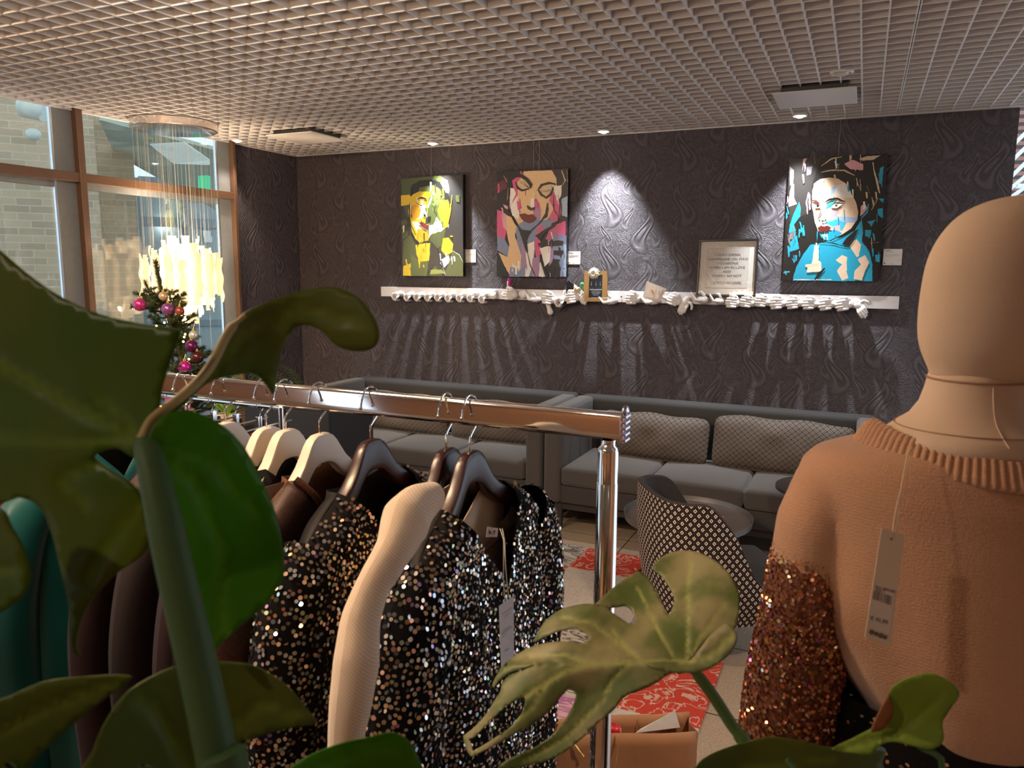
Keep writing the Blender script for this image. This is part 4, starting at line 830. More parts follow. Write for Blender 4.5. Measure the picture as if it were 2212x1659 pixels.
# magenta book on the left tray table
p = pl(826, 1062, 2, .40); p = Vector((max(p.x, -2.74), p.y, p.z)); t = thing('magenta_book', 'magenta and red book standing on the left tray table, seen under a brown hanger', 'book', (p.x, p.y, .395))
mb = MB(); mb.box(p.x - .07, p.x + .05, p.y, p.y + .03, .395, .50); build('cover', mb, mat('book_magenta', (.62, .06, .25), .4), t, smooth=False)
mb = MB(); mb.box(p.x - .02, p.x + .035, p.y - .002, p.y - .0002, .42, .44); build('yellow_print', mb, mat('print_yellow', (.8, .45, .05), .5), t, smooth=False)

# ================================================================ patterned barrel armchair
CHM, b = newmat('chair_diamond_weave', .85, 0, .1)
at_ = N.nt.nodes.new('ShaderNodeAttribute'); at_.attribute_name = 'pat'; sx = N.nt.nodes.new('ShaderNodeSeparateXYZ'); N.nt.links.new(at_.outputs['Vector'], sx.inputs[0]); U, V = N(sx.outputs[0]), N(sx.outputs[1])
pw, ph_ = .034, .040
a_, c_ = U / pw, V / ph_
s_, t_ = fr(a_ + c_), fr(a_ - c_); e = mx(ab(s_ - .5), ab(t_ - .5))
k = mx(lt(ab(e - .18), .085), 0.); k2 = gt(e, .455)
col = mix(k2, (.010, .006, .007), (.075, .055, .05)); link(mix(k, col, (.60, .52, .45)), b.inputs['Base Color'])
CHI = mat('chair_dark_velvet', (.030, .023, .020), .85, var=.2, scale=80)
cc = Vector((-.545, 3.49, 0)); f_ = Vector((.87, .50, 0)).normalized(); n_ = Vector((-f_.y, f_.x, 0))
t = thing('armchair', 'black and white diamond patterned barrel armchair with dark inside', 'armchair', cc)
path = [(.22, -.25), (.16, -.285), (.07, -.305), (-.03, -.315), (-.14, -.31), (-.24, -.285), (-.31, -.22), (-.345, -.12), (-.355, 0), (-.345, .12), (-.31, .22), (-.24, .285), (-.14, .31), (-.03, .315), (.07, .305), (.16, .285), (.22, .25)]
hts = [.38, .40, .47, .66, .79, .80, .80, .805, .805, .80, .785, .775, .745, .60, .46, .40, .38]
def smoothpath(pts, m):
    P = [Vector(p if len(p) == 3 else (*p, 0)) for p in pts]; out = []
    for i in range(len(P) - 1):
        p0, p1, p2, p3 = P[max(i - 1, 0)], P[i], P[i + 1], P[min(i + 2, len(P) - 1)]
        for j in range(m):
            s = j / m; out.append(.5 * ((2 * p1) + (p2 - p0) * s + (2 * p0 - 5 * p1 + 4 * p2 - p3) * s * s + (3 * p1 - p0 - 3 * p2 + p3) * s ** 3))
    out.append(P[-1]); return out
S = smoothpath([(a, c, h) for (a, c), h in zip(path, hts)], 5)
def shellpt(i, w, off=0.):
    p = S[i]; q = Vector((p.x, p.y, 0)); tz = .235 + (p.z - .235) * w
    sc = .86 + .14 * math.sin(min(1, w * 1.25) * PI / 2) + .03 * w * (p.z - .5)
    q = q * sc
    if off:
        d = q.normalized() if q.length else q; q -= d * off
    return cc + f_ * q.x + n_ * q.y + Vector((0, 0, tz))
def shell(off, rows=10, flip=False):
    mb = MB(); n = len(S)
    mb.add([shellpt(i, r / rows, off) for r in range(rows + 1) for i in range(n)], [(r * n + i, r * n + i + 1, (r + 1) * n + i + 1, (r + 1) * n + i) for r in range(rows) for i in range(n - 1)])
    return mb, n
mb, n = shell(0.); o = build('outer_shell', mb, CHM, t); arc = [0]
for i in range(1, n): arc.append(arc[-1] + math.hypot(S[i].x - S[i - 1].x, S[i].y - S[i - 1].y))
at2 = o.data.attributes.new('pat', 'FLOAT_VECTOR', 'POINT'); vals = []
for r in range(11):
    for i in range(n): vals += [arc[i] * 1.0, .235 + (S[i].z - .235) * r / 10, 0]
at2.data.foreach_set('vector', vals)
mb, n = shell(.030); build('inner_lining', mb, CHI, t)
mb = MB(); n = len(S); m_ = 5
mb.add([shellpt(i, 1, .030 * j / m_) + Vector((0, 0, .007 * math.sin(PI * j / m_))) for j in range(m_ + 1) for i in range(n)], [(r * n + i, r * n + i + 1, (r + 1) * n + i + 1, (r + 1) * n + i) for r in range(m_) for i in range(n - 1)]); build('top_piping', mb, CHI, t)
for ie in (0, n - 1):
    mb = MB(); A_ = [shellpt(ie, r / 10, 0) for r in range(11)]; B2 = [shellpt(ie, r / 10, .030) for r in range(11)]
    mb.add(A_ + B2, [(r, r + 1, r + 12, r + 11) for r in range(10)]); build('arm_front', mb, CHI, t)
RT = Matrix.Translation(cc) @ Matrix.Rotation(math.atan2(f_.y, f_.x), 4, 'Z')
mb = MB(); rbox(mb, -.27, .31, -.245, .245, .27, .43, .045, puff=.02, T=RT); o = build('seat', mb, CHI, t); weld(o)
mb = MB(); rbox(mb, -.24, .30, -.22, .22, .215, .275, .02, T=RT); o = build('seat_base', mb, CHI, t); weld(o)
for a, c in ((-.20, -.20), (-.20, .20), (.20, -.20), (.20, .20)):
    q = RT @ Vector((a, c, 0)); q2 = RT @ Vector((a * 1.12, c * 1.12, 0)); mb = MB(); mb.tube([(q2.x, q2.y, 0), (q.x, q.y, .23)], [.011, .020], 12); build('leg', mb, LEG, t)

# ================================================================ rug (patchwork)
def rugmat(name, bg_, fg, scale, thr, dist=1.5, stretch=1.):
    m, b = newmat('rug_' + name, .95, 0, .1); v, X, Y, Z = coords()
    n1 = noise(scale, 3, vec3(X * stretch, Y, 0.), dist); k = lt(ab(n1 - .5), thr)
    c = mix(k, bg_, fg); c = mix(noise(60., 3, v) * .5, c, tuple(x * .7 for x in bg_)); link(c, b.inputs['Base Color']); bump(b, noise(500, 2, v), .4, .002); return m
RM_ = dict(r=rugmat('red', (.50, .055, .035), (.58, .42, .32), 9., .028), w=rugmat('ivory', (.52, .46, .41), (.44, .38, .34), 14., .03), p=rugmat('purple', (.30, .22, .42), (.50, .42, .52), 16., .05),
           k=rugmat('pink', (.58, .34, .36), (.34, .12, .30), 12., .05, stretch=.25), s=rugmat('script', (.50, .45, .39), (.06, .05, .045), 22., .05, stretch=.35), g=rugmat('grey', (.42, .38, .35), (.18, .16, .16), 18., .05, stretch=.4))
cols = [-.465, -.96, -1.5, -2.05, -2.6]; rows_ = [2.25, 2.80, 3.38, 4.12, 4.47]
lay = ['wksg', 'rskw', 'pwrp', 'rrsk']
mb = MB(); keys = list(RM_)
for r in range(4):
    for c in range(4):
        mb.m = keys.index(lay[r][c]); sk = .06 * (r - 1.5) * .3
        mb.box(cols[c + 1], cols[c], rows_[r], rows_[r + 1], 0, .010)
o = build('patchwork_rug', mb, [RM_[k] for k in keys], smooth=False); tag(o, 'patchwork rug of red, ivory, purple and script print squares under the armchair', 'rug')

# ================================================================ kraft paper bag
KR = mat('kraft_paper', (.40, .185, .085), .6, var=.15, scale=12); KRI = mat('kraft_inside', (.30, .14, .07), .7)
a, c = pl(1172, 1590, 2, .43), pl(1507, 1580, 2, .43); dv = (c - a); L_ = dv.length; dv.normalize(); nv = Vector((-dv.y, dv.x, 0)); dp = .085
t = thing('paper_bag', 'open brown kraft paper bag standing on the floor beside the chrome post', 'bag', ((a.x + c.x) / 2, (a.y + c.y) / 2 + .08, 0))
def bagp(u, w_, z): q = a + dv * (u * L_) + nv * (w_ * dp); return Vector((q.x, q.y, z))
for nm, (P0, P1, P2, P3) in dict(front_panel=(bagp(0, 0, 0), bagp(1, 0, 0), bagp(1, 0, .43), bagp(0, 0, .43)), back_panel=(bagp(0, 1, 0), bagp(1, 1, 0), bagp(1, 1.0, .44), bagp(0, 1, .43)), bottom=(bagp(0, 0, .003), bagp(1, 0, .003), bagp(1, 1, .003), bagp(0, 1, .003))).items():
    mb = MB(); mb.grid(lambda u, v_: P0.lerp(P1, u).lerp(P3.lerp(P2, u), v_) + nv * (.004 * math.sin(9 * u + 4 * v_)), 16, 10); build(nm, mb, KR, t, solid=.0012)
for u in (0, 1):
    mb = MB(); md = bagp(u + (.03 if u == 0 else -.03), .5, .43); mdb = bagp(u, .5, 0)
    mb.add([bagp(u, 0, 0), mdb, bagp(u, 1, 0), bagp(u, 0, .43), md, bagp(u, 1, .43)], [(0, 1, 4, 3), (1, 2, 5, 4)]); build('side_gusset', mb, KRI, t, smooth=False, solid=.0012)
for w_ in (0, 1):
    mb = MB(); mb.tube([bagp(.35, w_, .425) , bagp(.36, w_ + .2, .33), bagp(.42, w_ + .25, .26), bagp(.58, w_ + .25, .26), bagp(.64, w_ + .2, .33), bagp(.65, w_, .425)] if w_ == 0 else [bagp(.35, 1, .42), bagp(.36, .8, .33), bagp(.5, .75, .28), bagp(.64, .8, .33), bagp(.65, 1, .42)], .0025, 6); build('handle', mb, KRI, t)
mb = MB(); mb.add([bagp(.62, .55, .40), bagp(.93, .8, .40), bagp(.9, .95, .448), bagp(.66, .7, .405)], [(0, 1, 2, 3)]); o = build('tissue_paper', mb, mat('tissue_white', (.62, .58, .55), .7), smooth=False, solid=.001); tag(o, 'corner of white tissue paper inside the kraft bag', 'paper')
mb = MB(); q = bagp(.47, .35, .43); mb.ball((q.x, q.y, .425), (.026, .02, .018), 10); o = build('red_bow', mb, mat('bow_red', (.45, .01, .02), .35)); tag(o, 'red ribbon rosette inside the kraft bag next to the post', 'ribbon')
GLD = mat('gold_ribbon', (.85, .55, .12), .25, .8)
for k, (pts, lab) in enumerate(((((1340, 1572), (1343, 1590), (1336, 1610), (1333, 1635), (1328, 1665)), 'curled gold ribbon running down the kraft bag right of the post'), (((1240, 1606), (1248, 1615), (1256, 1626), (1262, 1634)), 'short gold ribbon twist on the kraft bag left of the post'))):
    mb = MB(); zz = zdep(bagp(.4, 0, .4)) - .02
    mb.tube([at(x, y, zz - .004 * (i % 2)) for i, (x, y) in enumerate(pts)], [.002 + .003 * (i % 2) for i in range(len(pts))], 6, flat=.3); o = build('gold_ribbon', mb, GLD); tag(o, lab, 'ribbon')

# ================================================================ black cabinet by the left sofa
CB = mat('cabinet_black', (.012, .010, .010), .5)
k_ = 3.75; A_ = at(716, 884, k_)
t = thing('low_cabinet', 'plain black cabinet at the left end of the left sofa', 'cabinet', (A_.x - .27, A_.y + .17, 0))
mb = MB(); mb.box(A_.x - .55, A_.x, A_.y, A_.y + .35, .06, A_.z); build('body', mb, CB, t, smooth=False, bevel=.004)
mb = MB(); mb.box(A_.x - .53, A_.x - .02, A_.y + .02, A_.y + .33, 0, .06); build('plinth', mb, CB, t, smooth=False)
mb = MB(); mb.box(A_.x - .545, A_.x - .28, A_.y - .018, A_.y, .08, A_.z - .02); build('door', mb, CB, t, smooth=False, bevel=.002)
mb = MB(); mb.box(A_.x - .275, A_.x - .005, A_.y - .018, A_.y, .08, A_.z - .02); build('door', mb, CB, t, smooth=False, bevel=.002)

# ================================================================ Christmas tree with baubles
NG, b = newmat('fir_needle', .6, 0, .3); link(mix(noise(40), (.03, .055, .02), (.10, .13, .04)), b.inputs['Base Color'])
BRK = mat('fir_stem', (.09, .055, .03), .8)
TB = Vector((-3.36, 3.05, 0)); tip = Vector((-3.655, 3.12, 1.81))
t = thing('christmas_tree', 'slim artificial fir tree with a bent tip in front of the hanging lamp', 'tree', TB)
spine = smoothpath([TB, (-3.36, 3.05, .8), (-3.42, 3.06, 1.25), (-3.54, 3.09, 1.5), (-3.60, 3.10, 1.66), tip], 6)
mb = MB(); mb.tube(spine, [.022 * (1 - i / len(spine)) + .003 for i in range(len(spine))], 8); build('trunk', mb, BRK, t)
nb = MB(); bb = MB()
def needles(nb, pts, dens, ln_, rr):
    for i in range(len(pts) - 1):
        a, c = pts[i], pts[i + 1]; L_ = (c - a).length; d = (c - a).normalized()
        for k in range(int(L_ * dens)):
            p = a.lerp(c, rng.random()); r3 = Vector(rng.normal(size=3)); r3 = (r3 - d * r3.dot(d)).normalized(); dr = (r3 * .85 + d * .6).normalized()
            s = dr.cross(d).normalized() * rr; q = p + dr * ln_ * rng.uniform(.7, 1.15); nb.add([p - s, p + s, q], [(0, 1, 2)])
needles(nb, spine[12:], 4200, .030, .0024)
for k in range(150):
    h = rng.uniform(.30, 1.62) ; i = int(np.argmin([abs(p.z - h) for p in spine])); p = spine[i]
    R_ = .36 * (1 - (h / 1.85)) ** .8 + .03; a = rng.uniform(0, 2 * PI); L_ = R_ * rng.uniform(.65, 1.1)
    d = Vector((math.cos(a), math.sin(a), .25)); pts = smoothpath([p, p + d * L_ * .5 + Vector((0, 0, -.01)), p + d * L_ + Vector((0, 0, .02))], 3)
    bb.tube(pts, .0028, 4); needles(nb, pts, 1300, .028, .0020)
    for j in range(3):
        s = rng.uniform(.35, .9); q = p.lerp(pts[-1], s); a2 = a + rng.choice([-.8, .8]); pts2 = [q, q + Vector((math.cos(a2), math.sin(a2), .2)) * L_ * .35]; bb.tube(pts2, .002, 4); needles(nb, pts2, 1200, .026, .0020)
for pxs in (((340, 620), (322, 625), (313, 607)), ((335, 650), (312, 640), (290, 632)), ((345, 655), (320, 665), (284, 662)), ((395, 755), (420, 755), (441, 750)), ((350, 650), (372, 660), (392, 660)), ((370, 700), (400, 715), (410, 735)), ((380, 780), (410, 790), (432, 795)), ((360, 760), (375, 780), (370, 800))):
    pts = smoothpath([at(x, y, 4.25) for x, y in pxs], 3); bb.tube(pts, .003, 4); needles(nb, pts, 2400, .026, .0022)
o = build('needles', nb, NG, t, smooth=False); o['kind'] = 'stuff'; build('branches', bb, BRK, t)
mb = MB(); mb.lathe((TB.x, TB.y, 0), [(.001, 0), (.10, 0), (.13, .2), (.12, .2), (.001, .19)], 24); build('pot', mb, CB, t)
for x, y, c, lab in ((302, 658, (.62, .05, .22), 'pink bauble, highest left on the fir tree'), (363, 668, (.30, .10, .28), 'mauve bauble in front of the bright lamp'), (388, 672, (.40, .09, .06), 'coppery red bauble right beside the mauve one'), (414, 748, (.13, .015, .09), 'dark purple bauble on the right side of the fir tree'),
                     (426, 772, (.09, .025, .02), 'dark brown bauble under the purple one'), (399, 793, (.62, .03, .30), 'bright magenta bauble just above the chrome rail'), (371, 864, (.50, .03, .22), 'pink bauble just below the chrome rail'), (410, 893, (.50, .03, .28), 'small magenta bauble low behind the clip hangers'), (353, 640, (.75, .5, .3), 'cream bauble behind the fir branches'), (418, 724, (.75, .7, .6), 'white bauble above the dark purple one')):
    z_ = 4.05; c3 = at(x, y, z_); r = .034 if lab[0] not in 'cw' else .024
    t2 = thing('bauble', lab, 'bauble', c3); m = mat('bauble_paint', c, .28, .55, var=.03)
    mb = MB(); mb.ball(c3, r, 14); build('ball', mb, m, t2)
    mb = MB(); mb.cyl((c3.x, c3.y), .007, c3.z + r - .003, c3.z + r + .010, 10); mb.tube([c3 + Vector((0, 0, r + .008)), c3 + Vector((0, .01, r + .035))], .001, 4); build('cap', mb, GLD, t2)
FLG, b = newmat('fairy_glow', .3); b.inputs['Emission Color'].default_value = (1, .55, .12, 1); b.inputs['Emission Strength'].default_value = 9
mb = MB(); pts = []
for x, y in ((338, 704), (355, 697), (400, 722), (398, 728), (417, 778), (408, 776), (347, 878), (368, 876), (330, 885), (372, 640), (396, 738)):
    mb.ball(at(x, y, 4.08), .006, 5); pts.append(at(x, y, 4.09))
fl_ = thing('fairy_lights', 'string of warm fairy lights wound through the fir tree', 'fairy lights', pts[0]); build('light_bulbs', mb, FLG, fl_)
mb = MB(); mb.tube(smoothpath(sorted(pts, key=lambda p: -p.z), 4), .0012, 4); build('wire', mb, CB, fl_)
# potted fern by the window
t = thing('potted_fern', 'green fern plant by the window showing just above the chrome rail', 'plant', (-3.55, 4.35, 0)); base = Vector((-3.55, 4.35, .62))
FG_ = mat('fern_green', (.08, .22, .05), .5, var=.3); FG2 = mat('succulent_green', (.16, .34, .07), .4, var=.2); mb = MB()
for k, (x, y) in enumerate(((640, 826), (628, 796), (612, 788), (590, 800), (560, 812), (540, 806), (520, 822), (650, 836), (470, 800), (486, 815), (600, 815), (575, 826))):
    e = at(x, y, 4.85 + .05 * (k % 3)); m1 = base.lerp(e, .55) + Vector((0, 0, .06)); pts = smoothpath([base, m1, e], 8)
    mb.tube(pts, .002, 4)
    for i in range(4, len(pts) - 1):
        d = (pts[i + 1] - pts[i]).normalized(); s = d.cross(Vector((.3, -.9, .2))).normalized(); L_ = .055 * (1 - (i / len(pts)) ** 2 * .6)
        for sg in (-1, 1):
            q = pts[i]; tipp = q + (s * sg + d * .8).normalized() * L_; mb.add([q, q + d * .006 + (tipp - q) * .5, tipp, q - d * .006 + (tipp - q) * .5], [(0, 1, 2, 3)])
build('fronds', mb, FG_, t, smooth=False)
mb = MB(); mb.lathe((base.x, base.y, 0), [(.001, 0), (.13, 0), (.17, .5), (.15, .62), (.14, .6), (.001, .58)], 28); build('pot', mb, mat('pot_dark', (.05, .045, .04), .6), t)
# small bright plant in a pale pot seen between the clip hangers
t = thing('small_potted_plant', 'bright green leafy plant in a pale pot behind the clip hangers', 'plant', at(492, 900, 3.2)); mb = MB()
c = at(492, 898, 3.2)
for k in range(14):
    a = rng.uniform(0, 6.28); e = c + Vector((math.cos(a) * .06, math.sin(a) * .06, rng.uniform(.02, .09))); s = (e - c).cross(Vector((0, 0, 1))).normalized() * .014; m1 = c.lerp(e, .6)
    mb.add([c, m1 - s, e, m1 + s], [(0, 1, 2, 3)])
build('leaves', mb, mat('lime_leaf', (.25, .42, .05), .4), t, smooth=False, solid=.001)
mb = MB(); mb.lathe(c, [(.001, -.10), (.045, -.10), (.055, .0), (.05, .0), (.001, -.01)], 20); build('pot', mb, mat('pot_pale', (.6, .5, .4), .5), t)
mb = MB(); mb.box(c.x - .35, c.x + .25, c.y - .2, c.y + .2, c.z - .13, c.z - .1); mb.box(c.x - .3, c.x - .27, c.y - .15, c.y + .15, 0, c.z - .13); mb.box(c.x + .17, c.x + .2, c.y - .15, c.y + .15, 0, c.z - .13)
o = build('display_shelf', mb, CB, smooth=False); tag(o, 'narrow black display table carrying the bright green plant', 'table')
# ================================================================ clothes rail
RY, RZ = 1.2, 1.524
CHRM = mat('chrome', (.82, .80, .80), .07, 1., var=.02)
rk = thing('clothes_rail', 'chrome clothes rail with oblong top tube and round post, hung with jackets', 'clothes rail', (-1.2, RY, 0))
XE = pl(1343, 920, 1, RY).x
mb = MB()
def railsec(x): return [(x, RY + .0115 * math.copysign(abs(math.cos(a)) ** .45, math.cos(a)), RZ + .0235 * math.copysign(abs(math.sin(a)) ** .45, math.sin(a))) for a in [2 * PI * (j + .5) / 24 for j in range(24)]]
mb.loft([railsec(-2.15), railsec(XE)]); build('top_tube', mb, CHRM, rk, angle=25)
CAPM = mat('end_cap_metal', (.62, .60, .72), .18, 1.)
mb = MB(); mb.box(XE, XE + .006, RY - .012, RY + .012, RZ - .026, RZ + .026)
for k in range(5): mb.box(XE + .002, XE + .011, RY - .0135, RY + .0135, RZ - .024 + k * .010, RZ - .0185 + k * .010)
build('end_cap', mb, CAPM, rk, smooth=False, bevel=.001)
mb = MB(); mb.ball((XE + .006, RY, RZ + .028), (.006, .013, .009), 8); build('cap_tip', mb, CAPM, rk)
for xp in (pl(1314, 965, 1, RY).x, -2.1):
    mb = MB(); mb.lathe((xp, RY, 0), [(.012, RZ - .024), (.012, RZ - .034), (.0165, RZ - .038), (.0175, RZ - .045), (.0175, RZ - .098), (.0178, RZ - .0985), (.0182, RZ - .099), (.0182, .06), (.001, .06)], 40); build('post', mb, CHRM, rk, angle=50)
    mb = MB(); mb.box(xp - .02, xp + .02, RY - .26, RY + .26, .035, .065); build('foot', mb, CHRM, rk, smooth=False, bevel=.004)
    for s in (-1, 1):
        mb = MB(); mb.cyl((xp, RY + s * .24), .022, .0, .035, 16); build('castor', mb, TBL, rk)
mb = MB(); mb.tube([(-2.1, RY, .05), (XE - .03, RY, .05)], .012, 12); build('lower_bar', mb, CHRM, rk)

# ================================================================ hangers
WW = mat('pale_beech', (.76, .66, .55), .42, var=.05, scale=14, spec=.45)
BW, b = newmat('mahogany_gloss', .30, 0, .4); b.inputs['Coat Weight'].default_value = .0; b.inputs['Coat Roughness'].default_value = .08
link(mix(noise(14, 4), (.022, .006, .006), (.042, .012, .010)), b.inputs['Base Color'])
HY = [0, .02, .035, .05, .07, .10, .14, .18, .215]; HT = [-.072, -.073, -.082, -.104, -.132, -.156, -.178, -.200, -.222]; HB = [-.132, -.134, -.142, -.158, -.176, -.194, -.212, -.230, -.246]
def htop(y): return interp(HY, HT, abs(y))
def hanger(x, wood, label, group, yc=RY, rot=0., bar=True, printed=False):
    t = thing('clothes_hanger', label, 'hanger', (x, yc, RZ), group)
    R_ = Matrix.Translation((x, yc, 0)) @ Matrix.Rotation(rot, 4, 'Z') @ Matrix.Translation((-x, -yc, 0))
    rings = []
    for y in [-.215, -.20, -.17, -.14, -.11, -.085, -.065, -.05, -.04, -.03, -.018, -.006, .006, .018, .03, .04, .05, .065, .085, .11, .14, .17, .20, .215]:
        a = abs(y); zt, zb = interp(HY, HT, a), interp(HY, HB, a); w_ = .011 + .008 * min(1, (a / .2)) ; xc = x + .020 * (a / .2) ** 2
        if a > .21: zt -= .006; zb += .006; w_ *= .6
        zm, hh = (zt + zb) / 2, (zt - zb) / 2
        rings.append([R_ @ Vector((xc + w_ * math.copysign(abs(math.cos(q)) ** .36, math.cos(q)), yc + y, RZ + zm + hh * math.copysign(abs(math.sin(q)) ** .36, math.sin(q)))) for q in [2 * PI * (j + .5) / 16 for j in range(16)]])
    mb = MB(); mb.loft(rings); build('wooden_body', mb, wood, t, angle=35)
    pts = [(0, -.074), (0, -.05), (.004, -.042), (.024, -.026), (.028, -.004), (.024, .018), (.012, .0285), (-.002, .031), (-.016, .026), (-.026, .010), (-.031, -.006)]
    P3 = smoothpath([R_ @ Vector((x, yc + a, RZ + c)) for a, c in pts], 4)
    mb = MB(); mb.tube(P3, .0021, 8); mb.ball(P3[-1], .0038, 6); build('hook', mb, CHRM, t)
    if bar:
        mb = MB(); mb.tube([R_ @ Vector((x + .012, yc - .185, RZ - .268)), R_ @ Vector((x + .012, yc + .185, RZ - .268))], .0055, 10)
        for s in (-1, 1): mb.tube([R_ @ Vector((x + .012, yc + s * .185, RZ - .268)), R_ @ Vector((x + .014, yc + s * .185, RZ - .225))], .0035, 8)
        build('trouser_bar', mb, WW if wood is WW else mat('bar_brown', (.14, .09, .075), .4), t)
    if printed:
        mb = MB(); T_ = Vector((x + .0165, 0, 0))
        for k, (a, c) in enumerate(((.0, .030), (.010, .018), (.002, .026), (.006, .02))):
            mb.box(x + .0118, x + .0124, yc + .006 + a, yc + .006 + c, RZ - .101 - k * .0075, RZ - .099 - k * .0075)
        build('stamped_print', mb, INK, t, smooth=False)
    return t

# ================================================================ garments
BKC = mat('black_cloth', (.006, .005, .0055), .9, var=.2, scale=120, spec=.15)
LIN = mat('black_lining', (.010, .008, .008), .6, spec=.2)
CRM, b = newmat('cream_rib_knit', .9, 0, .2, Sheen_Weight=.3); v, X, Y, Z = coords()
rib = sn((Z * .8 + X * .7 + Y * .5) * 1500.); link(mix(sstep(rib, -1., 1.), (.66, .50, .36), (.74, .58, .43)), b.inputs['Base Color']); bump(b, rib * .3 + noise(900, 2, v), .3, .0015)
LUR, b = newmat('brown_lurex', .45, .35, .5); v, X, Y, Z = coords(); g_ = noise(1300, 1, v); link(mix(gt(g_, .60), (.05, .016, .009), (.55, .24, .08)), b.inputs['Base Color']); bump(b, g_, .5, .002)
LURD, b = newmat('dark_lurex', .5, .2, .5); v, X, Y, Z = coords(); g_ = noise(1300, 1, v); link(mix(gt(g_, .64), (.028, .010, .008), (.22, .09, .05)), b.inputs['Base Color'])
TEAL = mat('teal_satin', (.006, .085, .085), .4, var=.1, scale=8)
MAR = mat('dark_maroon_cloth', (.028, .010, .012), .7)
SQ = []
for nm, c, r in (('tan', (.78, .58, .38), .22), ('silver', (.75, .72, .70), .18), ('smoke', (.30, .27, .25), .25), ('green', (.42, .46, .26), .22), ('rose', (.80, .45, .38), .22), ('blue', (.50, .62, .78), .16), ('violet', (.45, .28, .62), .2)):
    SQ.append(mat('sequin_' + nm, c, r, .92, var=.05))
def disc(mb, p, nrm, r, n=8, el=1.):
    a = nrm.cross(Vector((.13, .21, .97))).normalized(); c = nrm.cross(a).normalized()
    o = len(mb.v); mb.v += [tuple(p + a * (math.cos(2 * PI * j / n) * r) + c * (math.sin(2 * PI * j / n) * r * el)) for j in range(n)]; mb.f.append(tuple(range(o, o + n))); mb.mi.append(mb.m)
SQW = np.array([.30, .22, .24, .08, .07, .07, .02])
def sequins(mb, fn, n, r=.0037, tilt=.33, accept=None, wts=SQW, off=.0015, flip=1, pack=1.85):
    idx = rng.choice(len(wts), n, p=wts / wts.sum()); pts = []
    cell = {}; md = r * pack
    for k in range(n):
        s, t = rng.random(), rng.random()
        if accept and not accept(s, t): continue
        p = fn(s, t); key = (int(p.x / md), int(p.y / md), int(p.z / md))
        if any((q - p).length < md for i in (-1, 0, 1) for j in (-1, 0, 1) for l in (-1, 0, 1) for q in cell.get((key[0] + i, key[1] + j, key[2] + l), ())): continue
        cell.setdefault(key, []).append(p)
        e = .004; n_ = (fn(s + e, t) - p).cross(fn(s, t + e) - p)
        if n_.length < 1e-12: continue
        n_ = n_.normalized() * flip
        n_ = (n_ + Vector(rng.normal(size=3)) * tilt).normalized(); mb.m = int(idx[k]); disc(mb, p + n_ * off, n_, r * rng.uniform(.85, 1.1))
class Garment:
    def __init__(s, x, yc=RY, sw=.222, hem=.24, nw=.10, vd=.25, L=.85, T0=.031, T1=.075, fold=.012, seed=0, nsh=0., back_dip=.02, xoff=0.):
        s.__dict__.update(locals())
    def top(s, y): return RZ + htop(y) + .012
    def front(s, u, t, side=1):
        a = u * 2 - 1; y0 = a * s.sw; t = min(max(t, -.02), 1.02)
        zt = s.top(y0); yn = y0 - s.nsh
        if abs(yn) < s.nw: zt = s.top(s.nw) - (s.vd if side > 0 else s.back_dip) * (1 - abs(yn) / s.nw) ** (1. if side > 0 else .7)
        zh = RZ - s.L; z = zt + (zh - zt) * t
        tt = min(1, max(0, (RZ - .08 - z) / s.L)); w = s.sw + (s.hem - s.sw) * min(1, tt * 1.6)
        T = s.T0 + (s.T1 - s.T0) * min(1, tt * 2.2) ** .8
        if abs(yn) >= s.nw: T *= min(1, max(t, 0) / .045) ** .5
        elif abs(yn) > s.nw * .8: T *= .4 + .6 * max(min(1, max(t, 0) / .045) ** .5, (s.nw - abs(yn)) / s.nw * 5)
        x = s.x + s.xoff * tt + .020 * (abs(a)) ** 2 * (1 - tt) + side * T * max(0, 1 - abs(a) ** (7 - 4 * min(1, tt * 3))) ** .5
        x += side * s.fold * tt * (math.sin(a * 9 + s.seed) + .6 * math.sin(a * 17 + 2 * s.seed + 3 * tt)) * max(0, 1 - abs(a) ** 4)
        return Vector((x, s.yc + a * w, z))
    def sleevepath(s, sd, L=.56, out=.05):
        z0 = s.top(s.sw) - .045; yy = s.sw
        return [(s.x + .02, s.yc + sd * (yy - .03), z0 + .012), (s.x + .022, s.yc + sd * (yy + .015), z0 - .05), (s.x + .02, s.yc + sd * (yy + out), z0 - .20), (s.x + .015, s.yc + sd * (yy + out), z0 - .38), (s.x + .02, s.yc + sd * (yy + out * .7), z0 - L)]
def tubefn(path, radii, m=5, flat=.75):
    P = smoothpath(path, m); n = len(P)
    rr = [interp(np.linspace(0, 1, len(radii)), radii, i / (n - 1)) for i in range(n)]
    def fn(s, t):
        f = min(max(t, 0), .9999) * (n - 1); i = int(f); f -= i; p = P[i].lerp(P[i + 1], f); d = (P[i + 1] - P[i]).normalized(); r = rr[i] * (1 - f) + rr[i + 1] * f
        a = d.cross(Vector((1, 0, 0))).normalized(); c = a.cross(d).normalized(); q = s * 2 * PI
        return p + a * (math.cos(q) * r) + c * (math.sin(q) * r * flat)
    return fn
